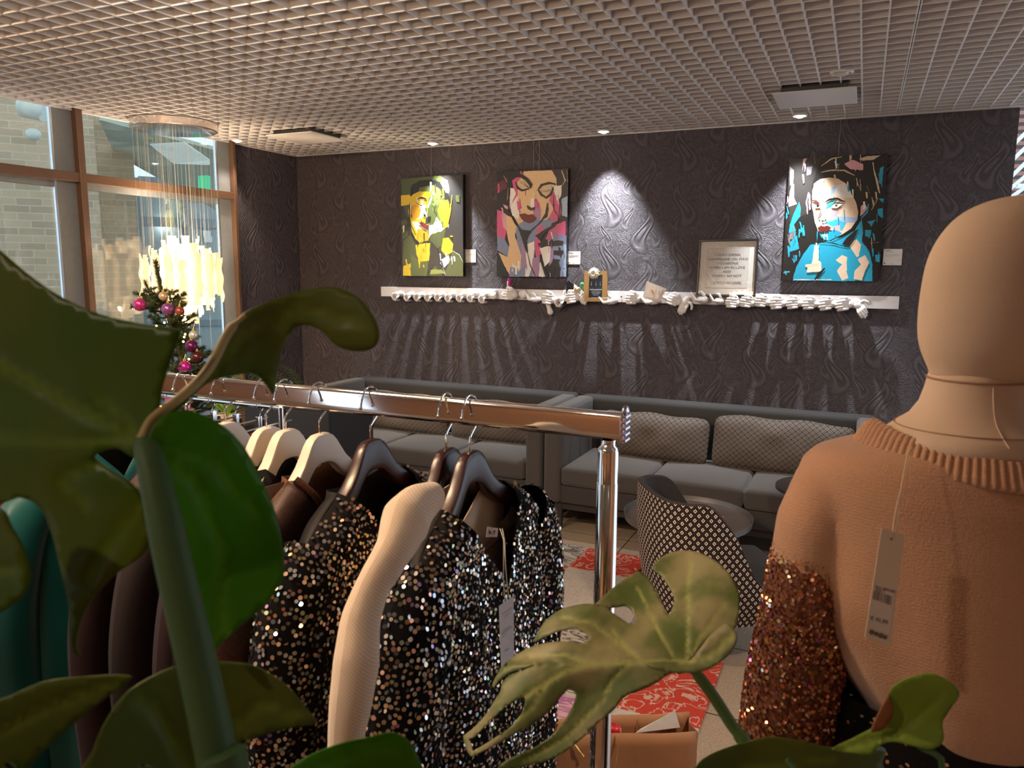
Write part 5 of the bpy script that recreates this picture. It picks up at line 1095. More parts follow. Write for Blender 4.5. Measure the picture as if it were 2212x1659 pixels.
def make_garment(name, label, cat, g, m_out, m_in=None, sleeve=(.062, .066, .058, .048), Ls=.56, nseq=0, band=None, group=None, sleeves=(-1, 1), out=.05, wts=SQW):
    t = thing(name, label, cat, (g.x, g.yc, RZ - .25), group)
    mb = MB(); mb.grid(lambda u, v_: g.front(u, v_, 1), 48, 34); build('front_panel', mb, m_out, t, solid=.002)
    mb = MB(); mb.grid(lambda u, v_: g.front(u, v_, -1) , 48, 34); build('back_panel', mb, m_in or m_out, t, solid=.002)
    fns = []
    for sd in sleeves:
        fn = tubefn(g.sleevepath(sd, Ls, out), sleeve); fns.append((sd, fn))
        mb = MB(); mb.grid(lambda u, v_: fn(u, v_), 20, 26); build('sleeve', mb, m_out, t)
    if nseq:
        mb = MB(); sequins(mb, lambda s, q: g.front(s, q, 1), nseq, flip=-1)
        for sd, fn in fns: sequins(mb, fn, int(nseq * (.42 if sd < 0 else .3)), flip=-1)
        # which way the normal points does not matter for flat discs
        o = build('sequins', mb, SQ, t, smooth='keep'); o['kind'] = 'stuff'
    if band:
        mb = MB(); n = 30
        us = [.5 + (g.nsh + (-g.nw + 2 * g.nw * i / n)) / g.sw / 2 for i in range(n + 1)]
        mb.tube([g.front(u, .004, 1) + Vector((.002, 0, .002)) for u in us], .0075, 8); build('neck_band', mb, band, t)
    return t
HX = dict(a=-.632, b=-.682, c=-.85, d=-.973, e=-1.06, f=-1.112, g=-1.226)
hanger(HX['a'], BW, 'glossy dark brown hanger nearest to the chrome post', 'dark brown wooden hangers')
hanger(HX['b'], BW, 'glossy dark brown hanger second from the chrome post, carrying the cream sweater', 'dark brown wooden hangers', rot=.05)
hanger(HX['c'], BW, 'glossy dark brown hanger next to the white hangers', 'dark brown wooden hangers')
hanger(HX['d'], WW, 'pale wooden hanger nearest to the dark brown ones', 'pale wooden hangers')
hanger(HX['e'], WW, 'pale wooden hanger second from the dark brown ones', 'pale wooden hangers', rot=.04)
hanger(HX['f'], WW, 'pale wooden hanger third from the dark brown ones, mostly covered', 'pale wooden hangers')
hanger(HX['g'], WW, 'pale wooden hanger with small stamped print, farthest from the post', 'pale wooden hangers', printed=True, rot=-.10)
g1 = Garment(HX['a'], nw=.118, vd=.17, L=1.0, sw=.222, hem=.24, T1=.085, seed=1.3, nsh=.01, xoff=.03)
t1 = make_garment('sequin_jacket', 'black sequinned jacket nearest to the chrome post', 'jacket', g1, BKC, LIN, nseq=24000, sleeve=(.070, .082, .080, .070), Ls=.80, out=.042)
g2 = Garment(HX['c'], nw=.11, vd=.15, L=1.0, sw=.222, hem=.245, T1=.09, seed=.4, xoff=.02)
make_garment('sequin_jacket', 'black sequinned jacket between the cream sweater and the brown glitter cardigan', 'jacket', g2, BKC, LIN, nseq=20000, sleeve=(.072, .084, .082, .070), Ls=.80, out=.048)
g3 = Garment(HX['b'], nw=.11, vd=.06, L=.80, sw=.19, hem=.20, T0=.025, T1=.045, seed=2.1)
t3 = thing('cream_sweater', 'cream ribbed knit sweater squeezed between the two sequinned jackets', 'sweater', (g3.x, RY, RZ - .25))
mb = MB(); mb.grid(lambda u, v_: g3.front(u, v_, 1), 40, 24); build('front_panel', mb, CRM, t3, solid=.003)
mb = MB(); mb.grid(lambda u, v_: g3.front(u, v_, -1), 40, 24); build('back_panel', mb, CRM, t3, solid=.003)
zc = 1.18
pth = [at(940, 1072, 1.20), at(905, 1092, 1.15), at(876, 1128, 1.11), at(850, 1190, 1.07), at(808, 1262, 1.04), at(780, 1340, 1.02), at(770, 1430, 1.0), at(758, 1520, .99), at(748, 1600, .99), at(742, 1700, .99)]
fn = tubefn([tuple(p) for p in pth], [.022, .034, .043, .031, .027, .031, .035, .032, .027, .027], 6, flat=.8)
mb = MB(); mb.grid(lambda u, v_: fn(u, v_) + Vector((0, 0, .0006 * math.sin(v_ * 60))), 24, 80); build('sleeve', mb, CRM, t3)
fn2 = tubefn(g3.sleevepath(1, .5, .03), (.05, .05, .045, .04)); mb = MB(); mb.grid(fn2, 18, 20); build('sleeve', mb, CRM, t3)
g4 = Garment(HX['d'], nw=.095, vd=.16, L=1.0, hem=.23, T1=.06, seed=3.)
make_garment('glitter_cardigan', 'brown glitter knit cardigan on the pale hanger nearest the dark ones', 'cardigan', g4, LURD, LUR, band=LUR, Ls=.8, sleeve=(.058, .06, .055, .048))
g5 = Garment(HX['e'], nw=.085, vd=.11, L=1.0, hem=.22, T1=.045, seed=4.)
make_garment('black_jumper', 'black top with a pale neck label on the second pale hanger', 'top', g5, BKC, LIN, Ls=.7, sleeve=(.05, .052, .048, .04))
g6 = Garment(HX['f'], nw=.085, vd=.12, L=1.0, hem=.22, T1=.035, seed=5.)
make_garment('dark_blouse', 'dark maroon blouse on the third pale hanger', 'blouse', g6, MAR, LIN, Ls=.7, sleeve=(.05, .05, .045, .04))
g7 = Garment(HX['g'], nw=.085, vd=.12, L=1.05, hem=.24, T1=.05, seed=6.)
make_garment('dark_dress', 'very dark brown dress on the pale hanger with the stamped print', 'dress', g7, mat('dark_brown_cloth', (.020, .011, .010), .8), LIN, Ls=.7, sleeve=(.05, .05, .045, .04))
g8 = Garment(-1.34, nw=.085, vd=.1, L=1.1, hem=.25, T1=.05, seed=7., fold=.02)
make_garment('maroon_dress', 'dark maroon pleated dress behind the big monstera leaf', 'dress', g8, MAR, LIN, Ls=.7, sleeve=(.05, .05, .045, .04))
g9 = Garment(-1.60, nw=.085, vd=.1, L=1.15, hem=.26, T1=.07, seed=8., fold=.03)
make_garment('teal_dress', 'teal satin dress hanging at the far left of the rail', 'dress', g9, TEAL, LIN, Ls=.75, sleeve=(.055, .06, .06, .05))
g10 = Garment(-1.72, nw=.085, vd=.1, L=1.15, hem=.27, T1=.05, seed=9.)
make_garment('pink_sequin_dress', 'pink sequinned dress peeking out left of the teal dress', 'dress', g10, mat('dusty_pink', (.4, .16, .14), .5, .3), LIN, nseq=3500, Ls=.7, sleeve=(.055, .06, .06, .05), wts=SQW)
for x_, lab in ((-1.34, 'pale hanger under the maroon dress'), (-1.60, 'pale hanger under the teal dress'), (-1.72, 'pale hanger under the pink sequinned dress')): hanger(x_, WW, lab, 'pale wooden hangers')
# swing tag with string and the small woven label on the front jacket
TG = mat('tag_card', (.66, .62, .64), .6, var=.02); STR = mat('string_white', (.62, .58, .52), .8)
t = thing('swing_tag', 'white paper swing tag hanging on the black sequinned jacket by the post', 'tag', at(1085, 1300, 1.16))
mb = MB(); q = [at(1078, 1309, 1.165), at(1109, 1288, 1.19), at(1110, 1424, 1.19), at(1083, 1446, 1.165)]; mb.add(q, [(0, 1, 2, 3)]); build('card', mb, TG, t, smooth=False, solid=.0006)
e1, e2 = (q[1] - q[0]).normalized(), (q[3] - q[0]).normalized(); nn = e1.cross(e2).normalized() * .0007
if nn.dot(Vector(CAM) - q[0]) < 0: nn = -nn
def onq(u, v_): return q[0].lerp(q[1], u).lerp(q[3].lerp(q[2], u), v_) + nn
mb = MB()
for k, (v0, u0, u1, h_) in enumerate(((.16, .2, .9, .006), (.22, .3, .8, .005), (.42, .1, .7, .005), (.46, .1, .9, .007), (.51, .1, .5, .005), (.76, .3, .6, .010))):
    for j in range(7):
        a = u0 + (u1 - u0) * j / 7; c = a + (u1 - u0) / 7 * .7; mb.add([onq(a, v0 - h_), onq(c, v0 - h_), onq(c, v0 + h_), onq(a, v0 + h_)], [(0, 1, 2, 3)])
build('small_print', mb, INK, t, smooth=False)
for k in (0, 1):
    mb = MB(); mb.tube(smoothpath([at(1080 + 5 * k, 1142, 1.22), at(1088 + 2 * k, 1170, 1.20), at(1088 + 4 * k, 1220, 1.18), at(1088 + 8 * k, 1265, 1.175), at(1091 + 8 * k, 1296 - 6 * k, 1.172)], 4), .0007, 5); build('string', mb, STR, t)
mb = MB(); q = [at(1053, 1138, 1.235), at(1076, 1141, 1.245), at(1074, 1160, 1.245), at(1050, 1160, 1.235)]; mb.add(q, [(0, 1, 2, 3)])
wl = thing('neck_label', 'small white woven label inside the front sequinned jacket', 'label', q[0]); build('label_cloth', mb, TG, wl, smooth=False, solid=.0008)
ex = (q[1] - q[0]).normalized(); ez = Vector((0, 0, 1)); ey = ez.cross(ex)
ML = Matrix(((ex.x, ez.x, -ey.x, 0), (ex.y, ez.y, -ey.y, 0), (ex.z, ez.z, -ey.z, 0), (0, 0, 0, 1)))
c_ = (q[0] + q[2]) / 2 - ez * .004 + (Vector(CAM) - q[0]).normalized() * .001
text('lettering', 'b.Y', .010, BKC, wl, Matrix.Translation(c_) @ ML, depth=.0002)
mb = MB(); q = [at(572, 1052, 1.42), at(614, 1040, 1.45), at(616, 1075, 1.45), at(576, 1090, 1.42)]; mb.add(q, [(0, 1, 2, 3)]); o = build('neck_label', mb, mat('label_taupe', (.30, .22, .17), .7), smooth=False, solid=.001); tag(o, 'taupe woven neck label of the black top under the pale hangers', 'label')

# ================================================================ second rail with clip hangers, behind
y2 = 2.15; r0 = pl(470, 866, 1, y2); z2 = r0.z
r2 = thing('low_rail', 'plain chrome rail with clip hangers behind the main clothes rail', 'clothes rail', (-2.0, y2, 0))
mb = MB(); mb.tube([(-2.9, y2, z2), (-1.92, y2, z2)], .010, 12); build('top_tube', mb, CHRM, r2)
for xp in (-2.9, -1.92):
    mb = MB(); mb.tube([(xp, y2, z2), (xp, y2, .02)], .010, 12); build('post', mb, CHRM, r2); mb = MB(); mb.box(xp - .015, xp + .015, y2 - .22, y2 + .22, 0, .025); build('foot', mb, CHRM, r2, smooth=False)
CL2 = [('black', (.014, .010, .010)), ('dark plum', (.035, .012, .020)), ('dark brown', (.030, .016, .012)), ('charcoal', (.02, .018, .018)), ('wine red', (.09, .008, .014))]
for k, (cn, c) in enumerate(CL2):
    x = -2.50 + k * .12; pos = ('farthest left', 'second from the left', 'in the middle', 'second from the right', 'nearest the right end')[k]
    t = thing('clip_hanger', 'chrome clip hanger ' + pos + ' on the rear rail', 'hanger', (x, y2, z2), 'chrome clip hangers on the rear rail'); zb = z2 - .085
    mb = MB(); mb.tube(smoothpath([(x, y2, zb), (x, y2, z2 - .035), (x, y2 + .016, z2 - .014), (x, y2 + .014, z2 + .010), (x, y2, z2 + .016), (x, y2 - .015, z2 + .008), (x, y2 - .017, z2 - .004)], 4), .002, 7); build('hook', mb, CHRM, t)
    mb = MB(); mb.tube([(x, y2 - .17, zb), (x, y2 + .17, zb)], .0035, 8); build('bar', mb, CHRM, t)
    for s in (-1, 1):
        mb = MB(); mb.box(x - .007, x + .007, y2 + s * .12 - .012, y2 + s * .12 + .012, zb - .035, zb + .012); build('clip', mb, CHRM, t, smooth=False, bevel=.002)
    mb = MB(); mb.grid(lambda u, v_: Vector((x + .012 * math.sin(u * 14 + k) * (.3 + v_) - .0, y2 + (u - .5) * (.30 + .12 * v_), zb - .012 - .62 * v_)), 30, 12)
    o = build('hanging_skirt', mb, mat('skirt_cloth', c, .75, var=.2), solid=.004); tag(o, cn + ' skirt clipped to the rear rail, ' + pos, 'skirt', 'skirts on the rear rail')
# ================================================================ mannequin in the foreground
rgt = Vector((r_[0], r_[1], 0)).normalized(); fwd = Vector((-rgt.y, rgt.x, 0))
NC = at(2105, 940, .95)
LINEN, b = newmat('mannequin_linen', .85, 0, .2); v, X, Y, Z = coords(); wv = sn(X * 2600.) * .3 + sn(Z * 2600.) * .3 + noise(300, 2, v)
link(mix(noise(7, 3, v), (.60, .44, .32), (.70, .54, .41)), b.inputs['Base Color']); bump(b, wv, .12, .0008)
def mp(a, f, z): return NC + rgt * a + fwd * f + Vector((0, 0, z))
mq = thing('mannequin', 'linen covered shop mannequin seen from behind, faceless bald head turned right', 'mannequin', (NC.x, NC.y, 0))
# head: back of the skull points to the left of the picture, the face to the right
HL = [(815, -.0575, .085), (808, -.059, .098), (794, -.0614, .112), (775, -.067, .124), (754, -.072, .133), (730, -.0755, .138), (707, -.077, .141), (671, -.0776, .144), (645, -.077, .146), (617, -.0758, .145), (590, -.0745, .142), (563, -.0718, .138), (540, -.067, .133), (519, -.0614, .126), (500, -.054, .118), (483, -.0463, .109), (467, -.035, .098), (454, -.0225, .086), (444, -.008, .073), (437, .008, .059), (433, .021, .047), (432, .033, .035)]
rings = []; nR = 48
for k, (y, l, rr) in enumerate(HL):
    z = .0715 + (815 - y) * .000579; cx_ = (l + rr) / 2; rx = (rr - l) / 2; ry = .076 * (rx / .111) ** .85 * (1 if y < 760 else 1 - (y - 760) / 55 * .10)
    ring = []
    for j in range(nR):
        q = 2 * PI * j / nR; a = cx_ + rx * math.cos(q); f = ry * math.sin(q)
        if abs(q) < .5 or abs(q - 2 * PI) < .5:      # nose ridge and brow on the face side
            dq = min(q, 2 * PI - q); a += .016 * math.exp(-(dq / .16) ** 2) * math.exp(-((y - 660) / 45.) ** 2) - .006 * math.exp(-(dq / .4) ** 2) * math.exp(-((y - 600) / 25.) ** 2)
        ring.append(mp(a, f, z))
    rings.append(ring)
mb = MB(); mb.loft(rings); build('head', mb, LINEN, mq, subd=1, angle=80)
rings = []
for z, r in ((-.06, .085), (-.03, .098), (-.01, .106), (0, .107), (.012, .093), (.023, .078), (.04, .067), (.058, .062), (.0725, .0595), (.082, .057)):
    rings.append([mp(r * math.cos(q), .86 * r * math.sin(q) + .0, z) for q in [2 * PI * j / 40 for j in range(40)]])
mb = MB(); mb.loft(rings); build('neck', mb, LINEN, mq, angle=80)
rings = [[mp(rx * math.cos(q), ry * math.sin(q), z) for q in [2 * PI * j / 32 for j in range(32)]] for z, rx, ry in ((-.04, .11, .07), (-.07, .15, .08), (-.12, .16, .09), (-.25, .12, .09), (-.38, .10, .08), (-.5, .12, .09), (-.62, .13, .10), (-.74, .11, .09))]
mb = MB(); mb.loft(rings); build('torso', mb, LINEN, mq)
SEAM = mat('seam_thread', (.36, .20, .14), .8)
mb = MB(); rad = .0008
def on_head(px, y):        # point on the camera side of the head
    a = (px - 2107) / 1641 * .95; l = interp([h[0] for h in HL][::-1], [h[1] for h in HL][::-1], y); rr = interp([h[0] for h in HL][::-1], [h[2] for h in HL][::-1], y)
    cx_ = (l + rr) / 2; rx = (rr - l) / 2; ry = .076 * (rx / .111) ** .85; q = max(-1, min(1, (a - cx_) / rx)); return mp(a, -ry * math.sqrt(1 - q * q) - .0006, .0715 + (815 - y) * .000579)
mb.tube([on_head(x, y) for x, y in ((2142, 800), (2150, 770), (2160, 740), (2175, 710), (2195, 680), (2212, 655), (2235, 620), (2250, 580))], rad, 5); build('head_seam', mb, SEAM, mq)
mb = MB(); mb.tube([mp(-.016 + .0 * z, -.86 * r - .0006, z) for z, r in ((.068, .0600), (.058, .0615), (.04, .0665), (.03, .0715), (.023, .0775), (.012, .0925), (.004, .106))], rad * .8, 5); build('neck_seam', mb, mat('seam_light', (.75, .60, .45), .8), mq)
mb = MB(); mb.tube([mp(.0602 * math.cos(q), .0602 * .86 * math.sin(q), .0716) for q in np.linspace(0, 2 * PI, 41)], .0014, 6, cap=False)
mb.tube([mp(.094 * math.cos(q), .094 * .86 * math.sin(q), .0125) for q in np.linspace(0, 2 * PI, 41)], .0007, 5, cap=False); build('neck_joint', mb, SEAM, mq)
mb = MB(); mb.tube([(NC.x, NC.y, NC.z - .74), (NC.x, NC.y, .02)], .016, 16); build('stand_pole', mb, CHRM, mq)
mb = MB(); mb.lathe((NC.x, NC.y, 0), [(.001, .03), (.05, .028), (.16, .012), (.17, 0), (.001, 0)], 40); build('stand_base', mb, CHRM, mq)

KN, b = newmat('tan_knit', .95, 0, .15, Sheen_Weight=.35); v, X, Y, Z = coords()
kn = noise(420, 2, v) + sn((Z + noise(20, 2, v) * .01) * 1500.) * .07
link(mix(noise(380, 2, v), (.42, .225, .135), (.52, .29, .18)), b.inputs['Base Color']); bump(b, kn, .45, .0022)
sw = thing('knit_sweater', 'tan knitted sweater with copper sequin sleeves on the foreground mannequin', 'sweater', (NC.x, NC.y, NC.z - .15))
yaw = .20
def sp(a, f, z): return mp(a * math.cos(yaw) - f * math.sin(yaw) * 0, f - a * math.sin(yaw), z)
def ringpts(z, rx, ry, n=64, fold=0., ph=0., dx=0., droop=0.):
    out = []
    for j in range(n):
        q = 2 * PI * j / n; k = 1 + fold * (math.sin(7 * q + ph) + .5 * math.sin(13 * q + 2 * ph))
        out.append(sp(dx + rx * math.copysign(abs(math.cos(q)) ** .85, math.cos(q)) * k, ry * math.sin(q) * k, z - droop * math.sin(q) ** 2 * 0 - .0 ))
    return out
mb = MB()
mb.loft([ringpts(*a) for a in ((-.012, .116, .088), (-.018, .15, .092), (-.028, .182, .098), (-.045, .198, .106), (-.07, .202, .114), (-.13, .190, .124, 64, .004, 1), (-.19, .186, .130, 64, .010, 1), (-.25, .178, .134, 64, .015, 1.2), (-.30, .152, .136, 64, .018, 1.4), (-.34, .125, .132, 64, .018, 1.5), (-.37, .105, .122, 64, .012, 1.6))])
for s in (-1, 1):
    mb.tube([sp(s * .13, 0, -.055), sp(s * .162, 0, -.085), sp(s * .176, 0, -.13), sp(s * .181, 0, -.18), sp(s * .183, 0, -.205)], [.046, .053, .054, .053, .050], 24)
o = build('knit_body', mb, KN, sw); remesh(o, .006, 6, .5)
# ribbed neckband
mb = MB(); nq = 1300; rings = []
for k, (dr, dz) in enumerate(((.000, .010), (.003, .012), (.008, .010), (.0125, .002), (.017, -.008), (.022, -.018), (.020, -.022), (.012, -.02))):
    ring = []
    for j in range(nq):
        q = 2 * PI * j / nq; rb = .0012 * (1 if math.sin(q * 92) > 0 else -1) * abs(math.sin(q * 92)) ** .7 if 0 < k < 6 else 0
        ring.append(sp((.113 + dr + rb) * math.cos(q), (.089 + dr + rb) * math.sin(q), dz - .002 - .020 * max(0, -math.sin(q)) - .03 * max(0, math.sin(q)) + .006 * abs(math.cos(q))))
    rings.append(ring)
mb.loft(rings, True, False); build('ribbed_neckband', mb, KN, sw, angle=60, solid=.002)
# copper sequin sleeves
CUB = mat('copper_base_cloth', (.20, .07, .035), .6)
CUQ = [mat('sequin_' + n_, c, r, .9, var=.08) for n_, c, r in (('copper', (.60, .24, .12), .22), ('bronze', (.42, .16, .09), .28), ('rose_gold', (.78, .42, .28), .15), ('amber', (.70, .40, .12), .18), ('plum', (.40, .16, .22), .22), ('pale', (.85, .72, .66), .12), ('lilac', (.60, .15, .60), .2))]
CW = np.array([.36, .26, .16, .10, .06, .05, .01])
for s in (-1, 1):
    fn = tubefn([tuple(sp(s * a, f, z)) for a, f, z in ((.176, 0, -.135), (.182, 0, -.19), (.187, .0, -.27), (.193, .0, -.35), (.193, .01, -.44), (.185, .02, -.54))], (.047, .052, .056, .062, .064, .050), 6, flat=1.0)
    fnc = lambda u, v_: fn(u, v_)
    mb = MB(); mb.grid(fnc, 40, 60); build('sequin_sleeve', mb, CUB, sw, solid=.001)
    if s == -1:
        mb = MB(); sequins(mb, fn, 34000, r=.0026, tilt=.7, wts=CW, off=.0022, flip=-1, pack=1.25)
        o = build('copper_sequins', mb, CUQ, sw, smooth='keep'); o['kind'] = 'stuff'
    else:
        mb = MB(); sequins(mb, fn, 5000, r=.0026, tilt=.75, wts=CW, off=.0022, flip=-1); o = build('copper_sequins', mb, CUQ, sw, smooth='keep'); o['kind'] = 'stuff'
# sequinned skirt under the sweater
sk = thing('sequin_skirt', 'black skirt with scattered gold sequins under the tan sweater', 'skirt', (NC.x, NC.y, NC.z - .6))
fs = lambda u, v_: sp((.150 + .05 * v_) * math.cos(u * 2 * PI), (.118 + .04 * v_) * math.sin(u * 2 * PI), -.345 - .5 * v_)
mb = MB(); mb.grid(fs, 60, 20); build('skirt_cloth', mb, BKC, sk, solid=.002)
mb = MB(); sequins(mb, fs, 2600, r=.0026, tilt=.4, wts=np.array([.5, .2, .2, 0, .05, .0, .05]), flip=1); o = build('sequins', mb, SQ, sk, smooth='keep'); o['kind'] = 'stuff'
mb = MB(); sequins(mb, fs, 1300, r=.0026, tilt=.4, wts=np.array([.5, .2, .2, 0, .05, .0, .05]), flip=-1); o = build('sequins', mb, SQ, sk, smooth='keep'); o['kind'] = 'stuff'
# price tag on two strings
TGC = mat('tag_cream', (.66, .53, .40), .6, var=.02); zt = .785
q = [at(1904, 1141, zt), at(1954, 1155, zt), at(1923, 1397, zt - .005), at(1868, 1376, zt - .005)]
t = thing('price_tag', 'cream price tag with a barcode hanging down the back of the tan sweater', 'tag', q[0])
mb = MB(); mb.add(q, [(0, 1, 2, 3)]); build('card', mb, TGC, t, smooth=False, solid=.0007)
e1, e3 = (q[1] - q[0]), (q[3] - q[0]); nn = e1.cross(e3).normalized() * .0008
if nn.dot(Vector(CAM) - q[0]) < 0: nn = -nn
def onq(u, v_, k=1.): return q[0].lerp(q[1], u).lerp(q[3].lerp(q[2], u), v_) + nn * k
def patch(mb, u0, u1, v0, v1, k=1.): mb.add([onq(u0, v0, k), onq(u1, v0, k), onq(u1, v1, k), onq(u0, v1, k)], [(0, 1, 2, 3)])
mb = MB(); patch(mb, .05, .90, .50, .90, .8); build('sticker', mb, mat('sticker_white', (.66, .56, .50), .5, var=.02), t, smooth=False)
INK2 = mat('ink_brown', (.16, .11, .10), .7); mb = MB()
for k in range(34):
    if rng.random() < .72: patch(mb, .08 + k * .024, .08 + k * .024 + rng.uniform(.006, .018), .565, .645)
build('barcode', mb, INK2, t, smooth=False)
ex = e1.normalized(); ez = -e3.normalized(); ez = (ez - ex * ez.dot(ex)).normalized(); en = nn.normalized()
def MT(u, v_): p = onq(u, v_, 1.2); return Matrix(((ex.x, ez.x, en.x, p.x), (ex.y, ez.y, en.y, p.y), (ex.z, ez.z, en.z, p.z), (0, 0, 0, 1)))
text('lettering', 'KEY SIMONE', .0038, INK2, t, MT(.48, .535), depth=.0001); text('lettering', 'SIZE: S', .0034, INK2, t, MT(.3, .56), depth=.0001)
text('lettering', '\u20ac 45,00', .0060, INK2, t, MT(.42, .825), depth=.0001)
mb = MB()
for k, (u, r) in enumerate(((.22, .003), (.40, .0026), (.58, .0030), (.74, .0026))):
    c = onq(u, .935, 1.); mb.add([c + ex * r * math.cos(a) + ez * r * math.sin(a) * .9 for a in np.linspace(0, 2 * PI, 13)[:-1]], [tuple(range(12))])
    if k % 2 == 0: pass
build('care_marks', mb, INK2, t, smooth=False)
mb = MB(); c = onq(.46, .07, 1.); mb.add([c + ex * .0016 * math.cos(a) + ez * .0016 * math.sin(a) for a in np.linspace(0, 2 * PI, 13)[:-1]], [tuple(range(12))]); build('eyelet', mb, SEAM, t, smooth=False)
for k in (0, 1):
    mb = MB(); mb.tube(smoothpath([at(1978 - 8 * k, 966, .845), at(1966 - 6 * k, 985, .83), at(1956 - 3 * k, 1020, .815), at(1948 + k, 1045, .805), at(1943 - 6 * k, 1095, .795), at(1936 - 7 * k, 1140, .788), at(1929, 1158, .784)], 4), .0007, 5); build('string', mb, mat('string_tan', (.66, .48, .33), .8), t)

# ================================================================ monstera plants
def leafmat(name, c1, c2, vein, trans=.35, rough=.38, ns=9):
    m, b = newmat(name, rough, 0, .28); n1 = noise(ns, 3); at_ = N.nt.nodes.new('ShaderNodeAttribute'); at_.attribute_name = 'vein'
    base = mix(at_.outputs['Fac'], mix(sstep(n1, .35, .65), c1, c2), vein); link(base, b.inputs['Base Color'])
    bump(b, noise(60, 3), .12, .002)
    nt = m.node_tree; tr = nt.nodes.new('ShaderNodeBsdfTranslucent'); link(base, tr.inputs[0])
    ms = nt.nodes.new('ShaderNodeMixShader'); ms.inputs[0].default_value = trans; nt.links.new(b.outputs[0], ms.inputs[1]); nt.links.new(tr.outputs[0], ms.inputs[2]); nt.links.new(ms.outputs[0], nt.nodes['Material Output'].inputs[0]); return m
LFD = leafmat('monstera_dark', (.060, .125, .004), (.095, .130, .004), (.13, .21, .015), .35)
LFB = leafmat('monstera_bright', (.065, .22, .003), (.09, .25, .004), (.13, .29, .02), .5)
LFO = leafmat('monstera_olive', (.090, .135, .018), (.12, .145, .024), (.17, .22, .035), .3)
LFP = leafmat('monstera_pale', (.125, .17, .045), (.36, .32, .16), (.42, .44, .14), .3, rough=.42, ns=17)
STM = mat('petiole_green', (.055, .105, .035), .55, var=.12, scale=14, spec=.25); STT = mat('petiole_tan', (.36, .27, .11), .6, var=.15, scale=20)
def segd(p, a, c):
    ax, ay = a; bx, by = c; dx, dy = bx - ax, by - ay; L2 = dx * dx + dy * dy or 1; t = max(0, min(1, ((p[0] - ax) * dx + (p[1] - ay) * dy) / L2)); return math.hypot(p[0] - ax - dx * t, p[1] - ay - dy * t)
def inside(p, poly):
    c = False; n = len(poly); j = n - 1
    for i in range(n):
        if (poly[i][1] > p[1]) != (poly[j][1] > p[1]) and p[0] < (poly[j][0] - poly[i][0]) * (p[1] - poly[i][1]) / (poly[j][1] - poly[i][1]) + poly[i][0]: c = not c
        j = i
    return c
def smooth2(poly, m=4):      # closed Catmull-Rom through the traced outline
    out = []; n = len(poly)
    for i in range(n):
        p0, p1, p2, p3 = (np.array(poly[(i + k) % n], float) for k in (-1, 0, 1, 2))
        for j in range(m):
            s = j / m; out.append(tuple(.5 * ((2 * p1) + (p2 - p0) * s + (2 * p0 - 5 * p1 + 4 * p2 - p3) * s * s + (3 * p1 - p0 - 3 * p2 + p3) * s ** 3)))
    return out
def leaf(name, polys, m, parent, depth, veins, step=14, thick=.0012, vw=7., groove=.0025, hole=None):
    mbv, mbf, vv = [], [], []
    for poly in polys:
        P = smooth2(poly); 
        xs = [p[0] for p in P]; ys = [p[1] for p in P]
        pts = list(P); ed = [(i, (i + 1) % len(P)) for i in range(len(P))]
        if hole:
            h0 = len(pts); pts += hole; ed += [(h0 + i, h0 + (i + 1) % len(hole)) for i in range(len(hole))]
        y = min(ys) + step / 2; row = 0
        while y < max(ys):
            x = min(xs) + (step / 2 if row % 2 else 0)
            while x < max(xs):
                p = (x + rng.uniform(-2, 2), y + rng.uniform(-2, 2))
                if inside(p, P) and min(math.hypot(p[0] - q[0], p[1] - q[1]) for q in P) > step * .4: pts.append(p)
                x += step
            y += step * .87; row += 1
        r = delaunay_2d_cdt([Vector(p) for p in pts], ed, [], 1, 1e-5) if False else delaunay_2d_cdt([Vector(p) for p in pts], ed, [], 0, 1e-5)
        V2, F2 = r[0], r[2]; o = len(mbv)
        for p in V2:
            d = min((segd(p, v_[i], v_[i + 1]) - (0 if k else 2) for k, v_ in enumerate(veins) for i in range(len(v_) - 1)), default=99)
            g = math.exp(-(max(0, d) / vw) ** 2); vv.append(min(1, g * 1.0)); mbv.append(tuple(at(p[0], p[1], depth(p[0], p[1]) + groove * g)))
        for f in F2:
            c = (sum(V2[i][0] for i in f) / 3, sum(V2[i][1] for i in f) / 3)
            if inside(c, P) and not (hole and inside(c, hole)): mbf.append(tuple(i + o for i in f))
    mb = MB(); mb.add(mbv, mbf); o = build(name, mb, m, parent, solid=thick, smooth='keep', angle=179)
    a = o.data.attributes.new('vein', 'FLOAT', 'POINT'); a.data.foreach_set('value', vv); return o
b0 = at(480, 1720, .42)
mo = thing('monstera_plant', 'large leaved green monstera plant in the left foreground', 'plant', (b0.x, b0.y, 0))
J = (308, 958)
dA = lambda x, y: .45 + .00009 * (308 - x) + .012 * math.sin((y - 700) / 160.) + .00005 * abs(y - 958)
leaf('leaf', [[(-90, 470), (0, 541), (60, 592), (130, 640), (215, 678), (300, 698), (384, 711), (388, 720), (372, 770), (352, 830), (345, 875), (330, 915), (312, 955), (296, 990), (250, 968), (204, 985), (232, 1010), (297, 1056), (318, 1120), (318, 1188), (250, 1240), (195, 1298), (172, 1350), (164, 1398), (174, 1414), (158, 1410), (150, 1370), (150, 1310), (132, 1230), (112, 1150), (86, 1096), (40, 1074), (-90, 1066)]],
     LFD, mo, dA, [[J, (200, 900), (80, 830), (-80, 740)], [J, (150, 952), (-80, 944)], [J, (265, 900), (215, 860)], [(250, 985), (130, 1040), (190, 1090)], [J, (310, 1080), (200, 1250)]], step=20, vw=9)
leaf('leaf', [[(-90, 1085), (0, 1098), (25, 1138), (52, 1188), (66, 1240), (50, 1288), (0, 1324), (-90, 1370)]], LFD, mo, lambda x, y: .43 - .0001 * x, [[(-80, 1220), (40, 1240)]], step=20)
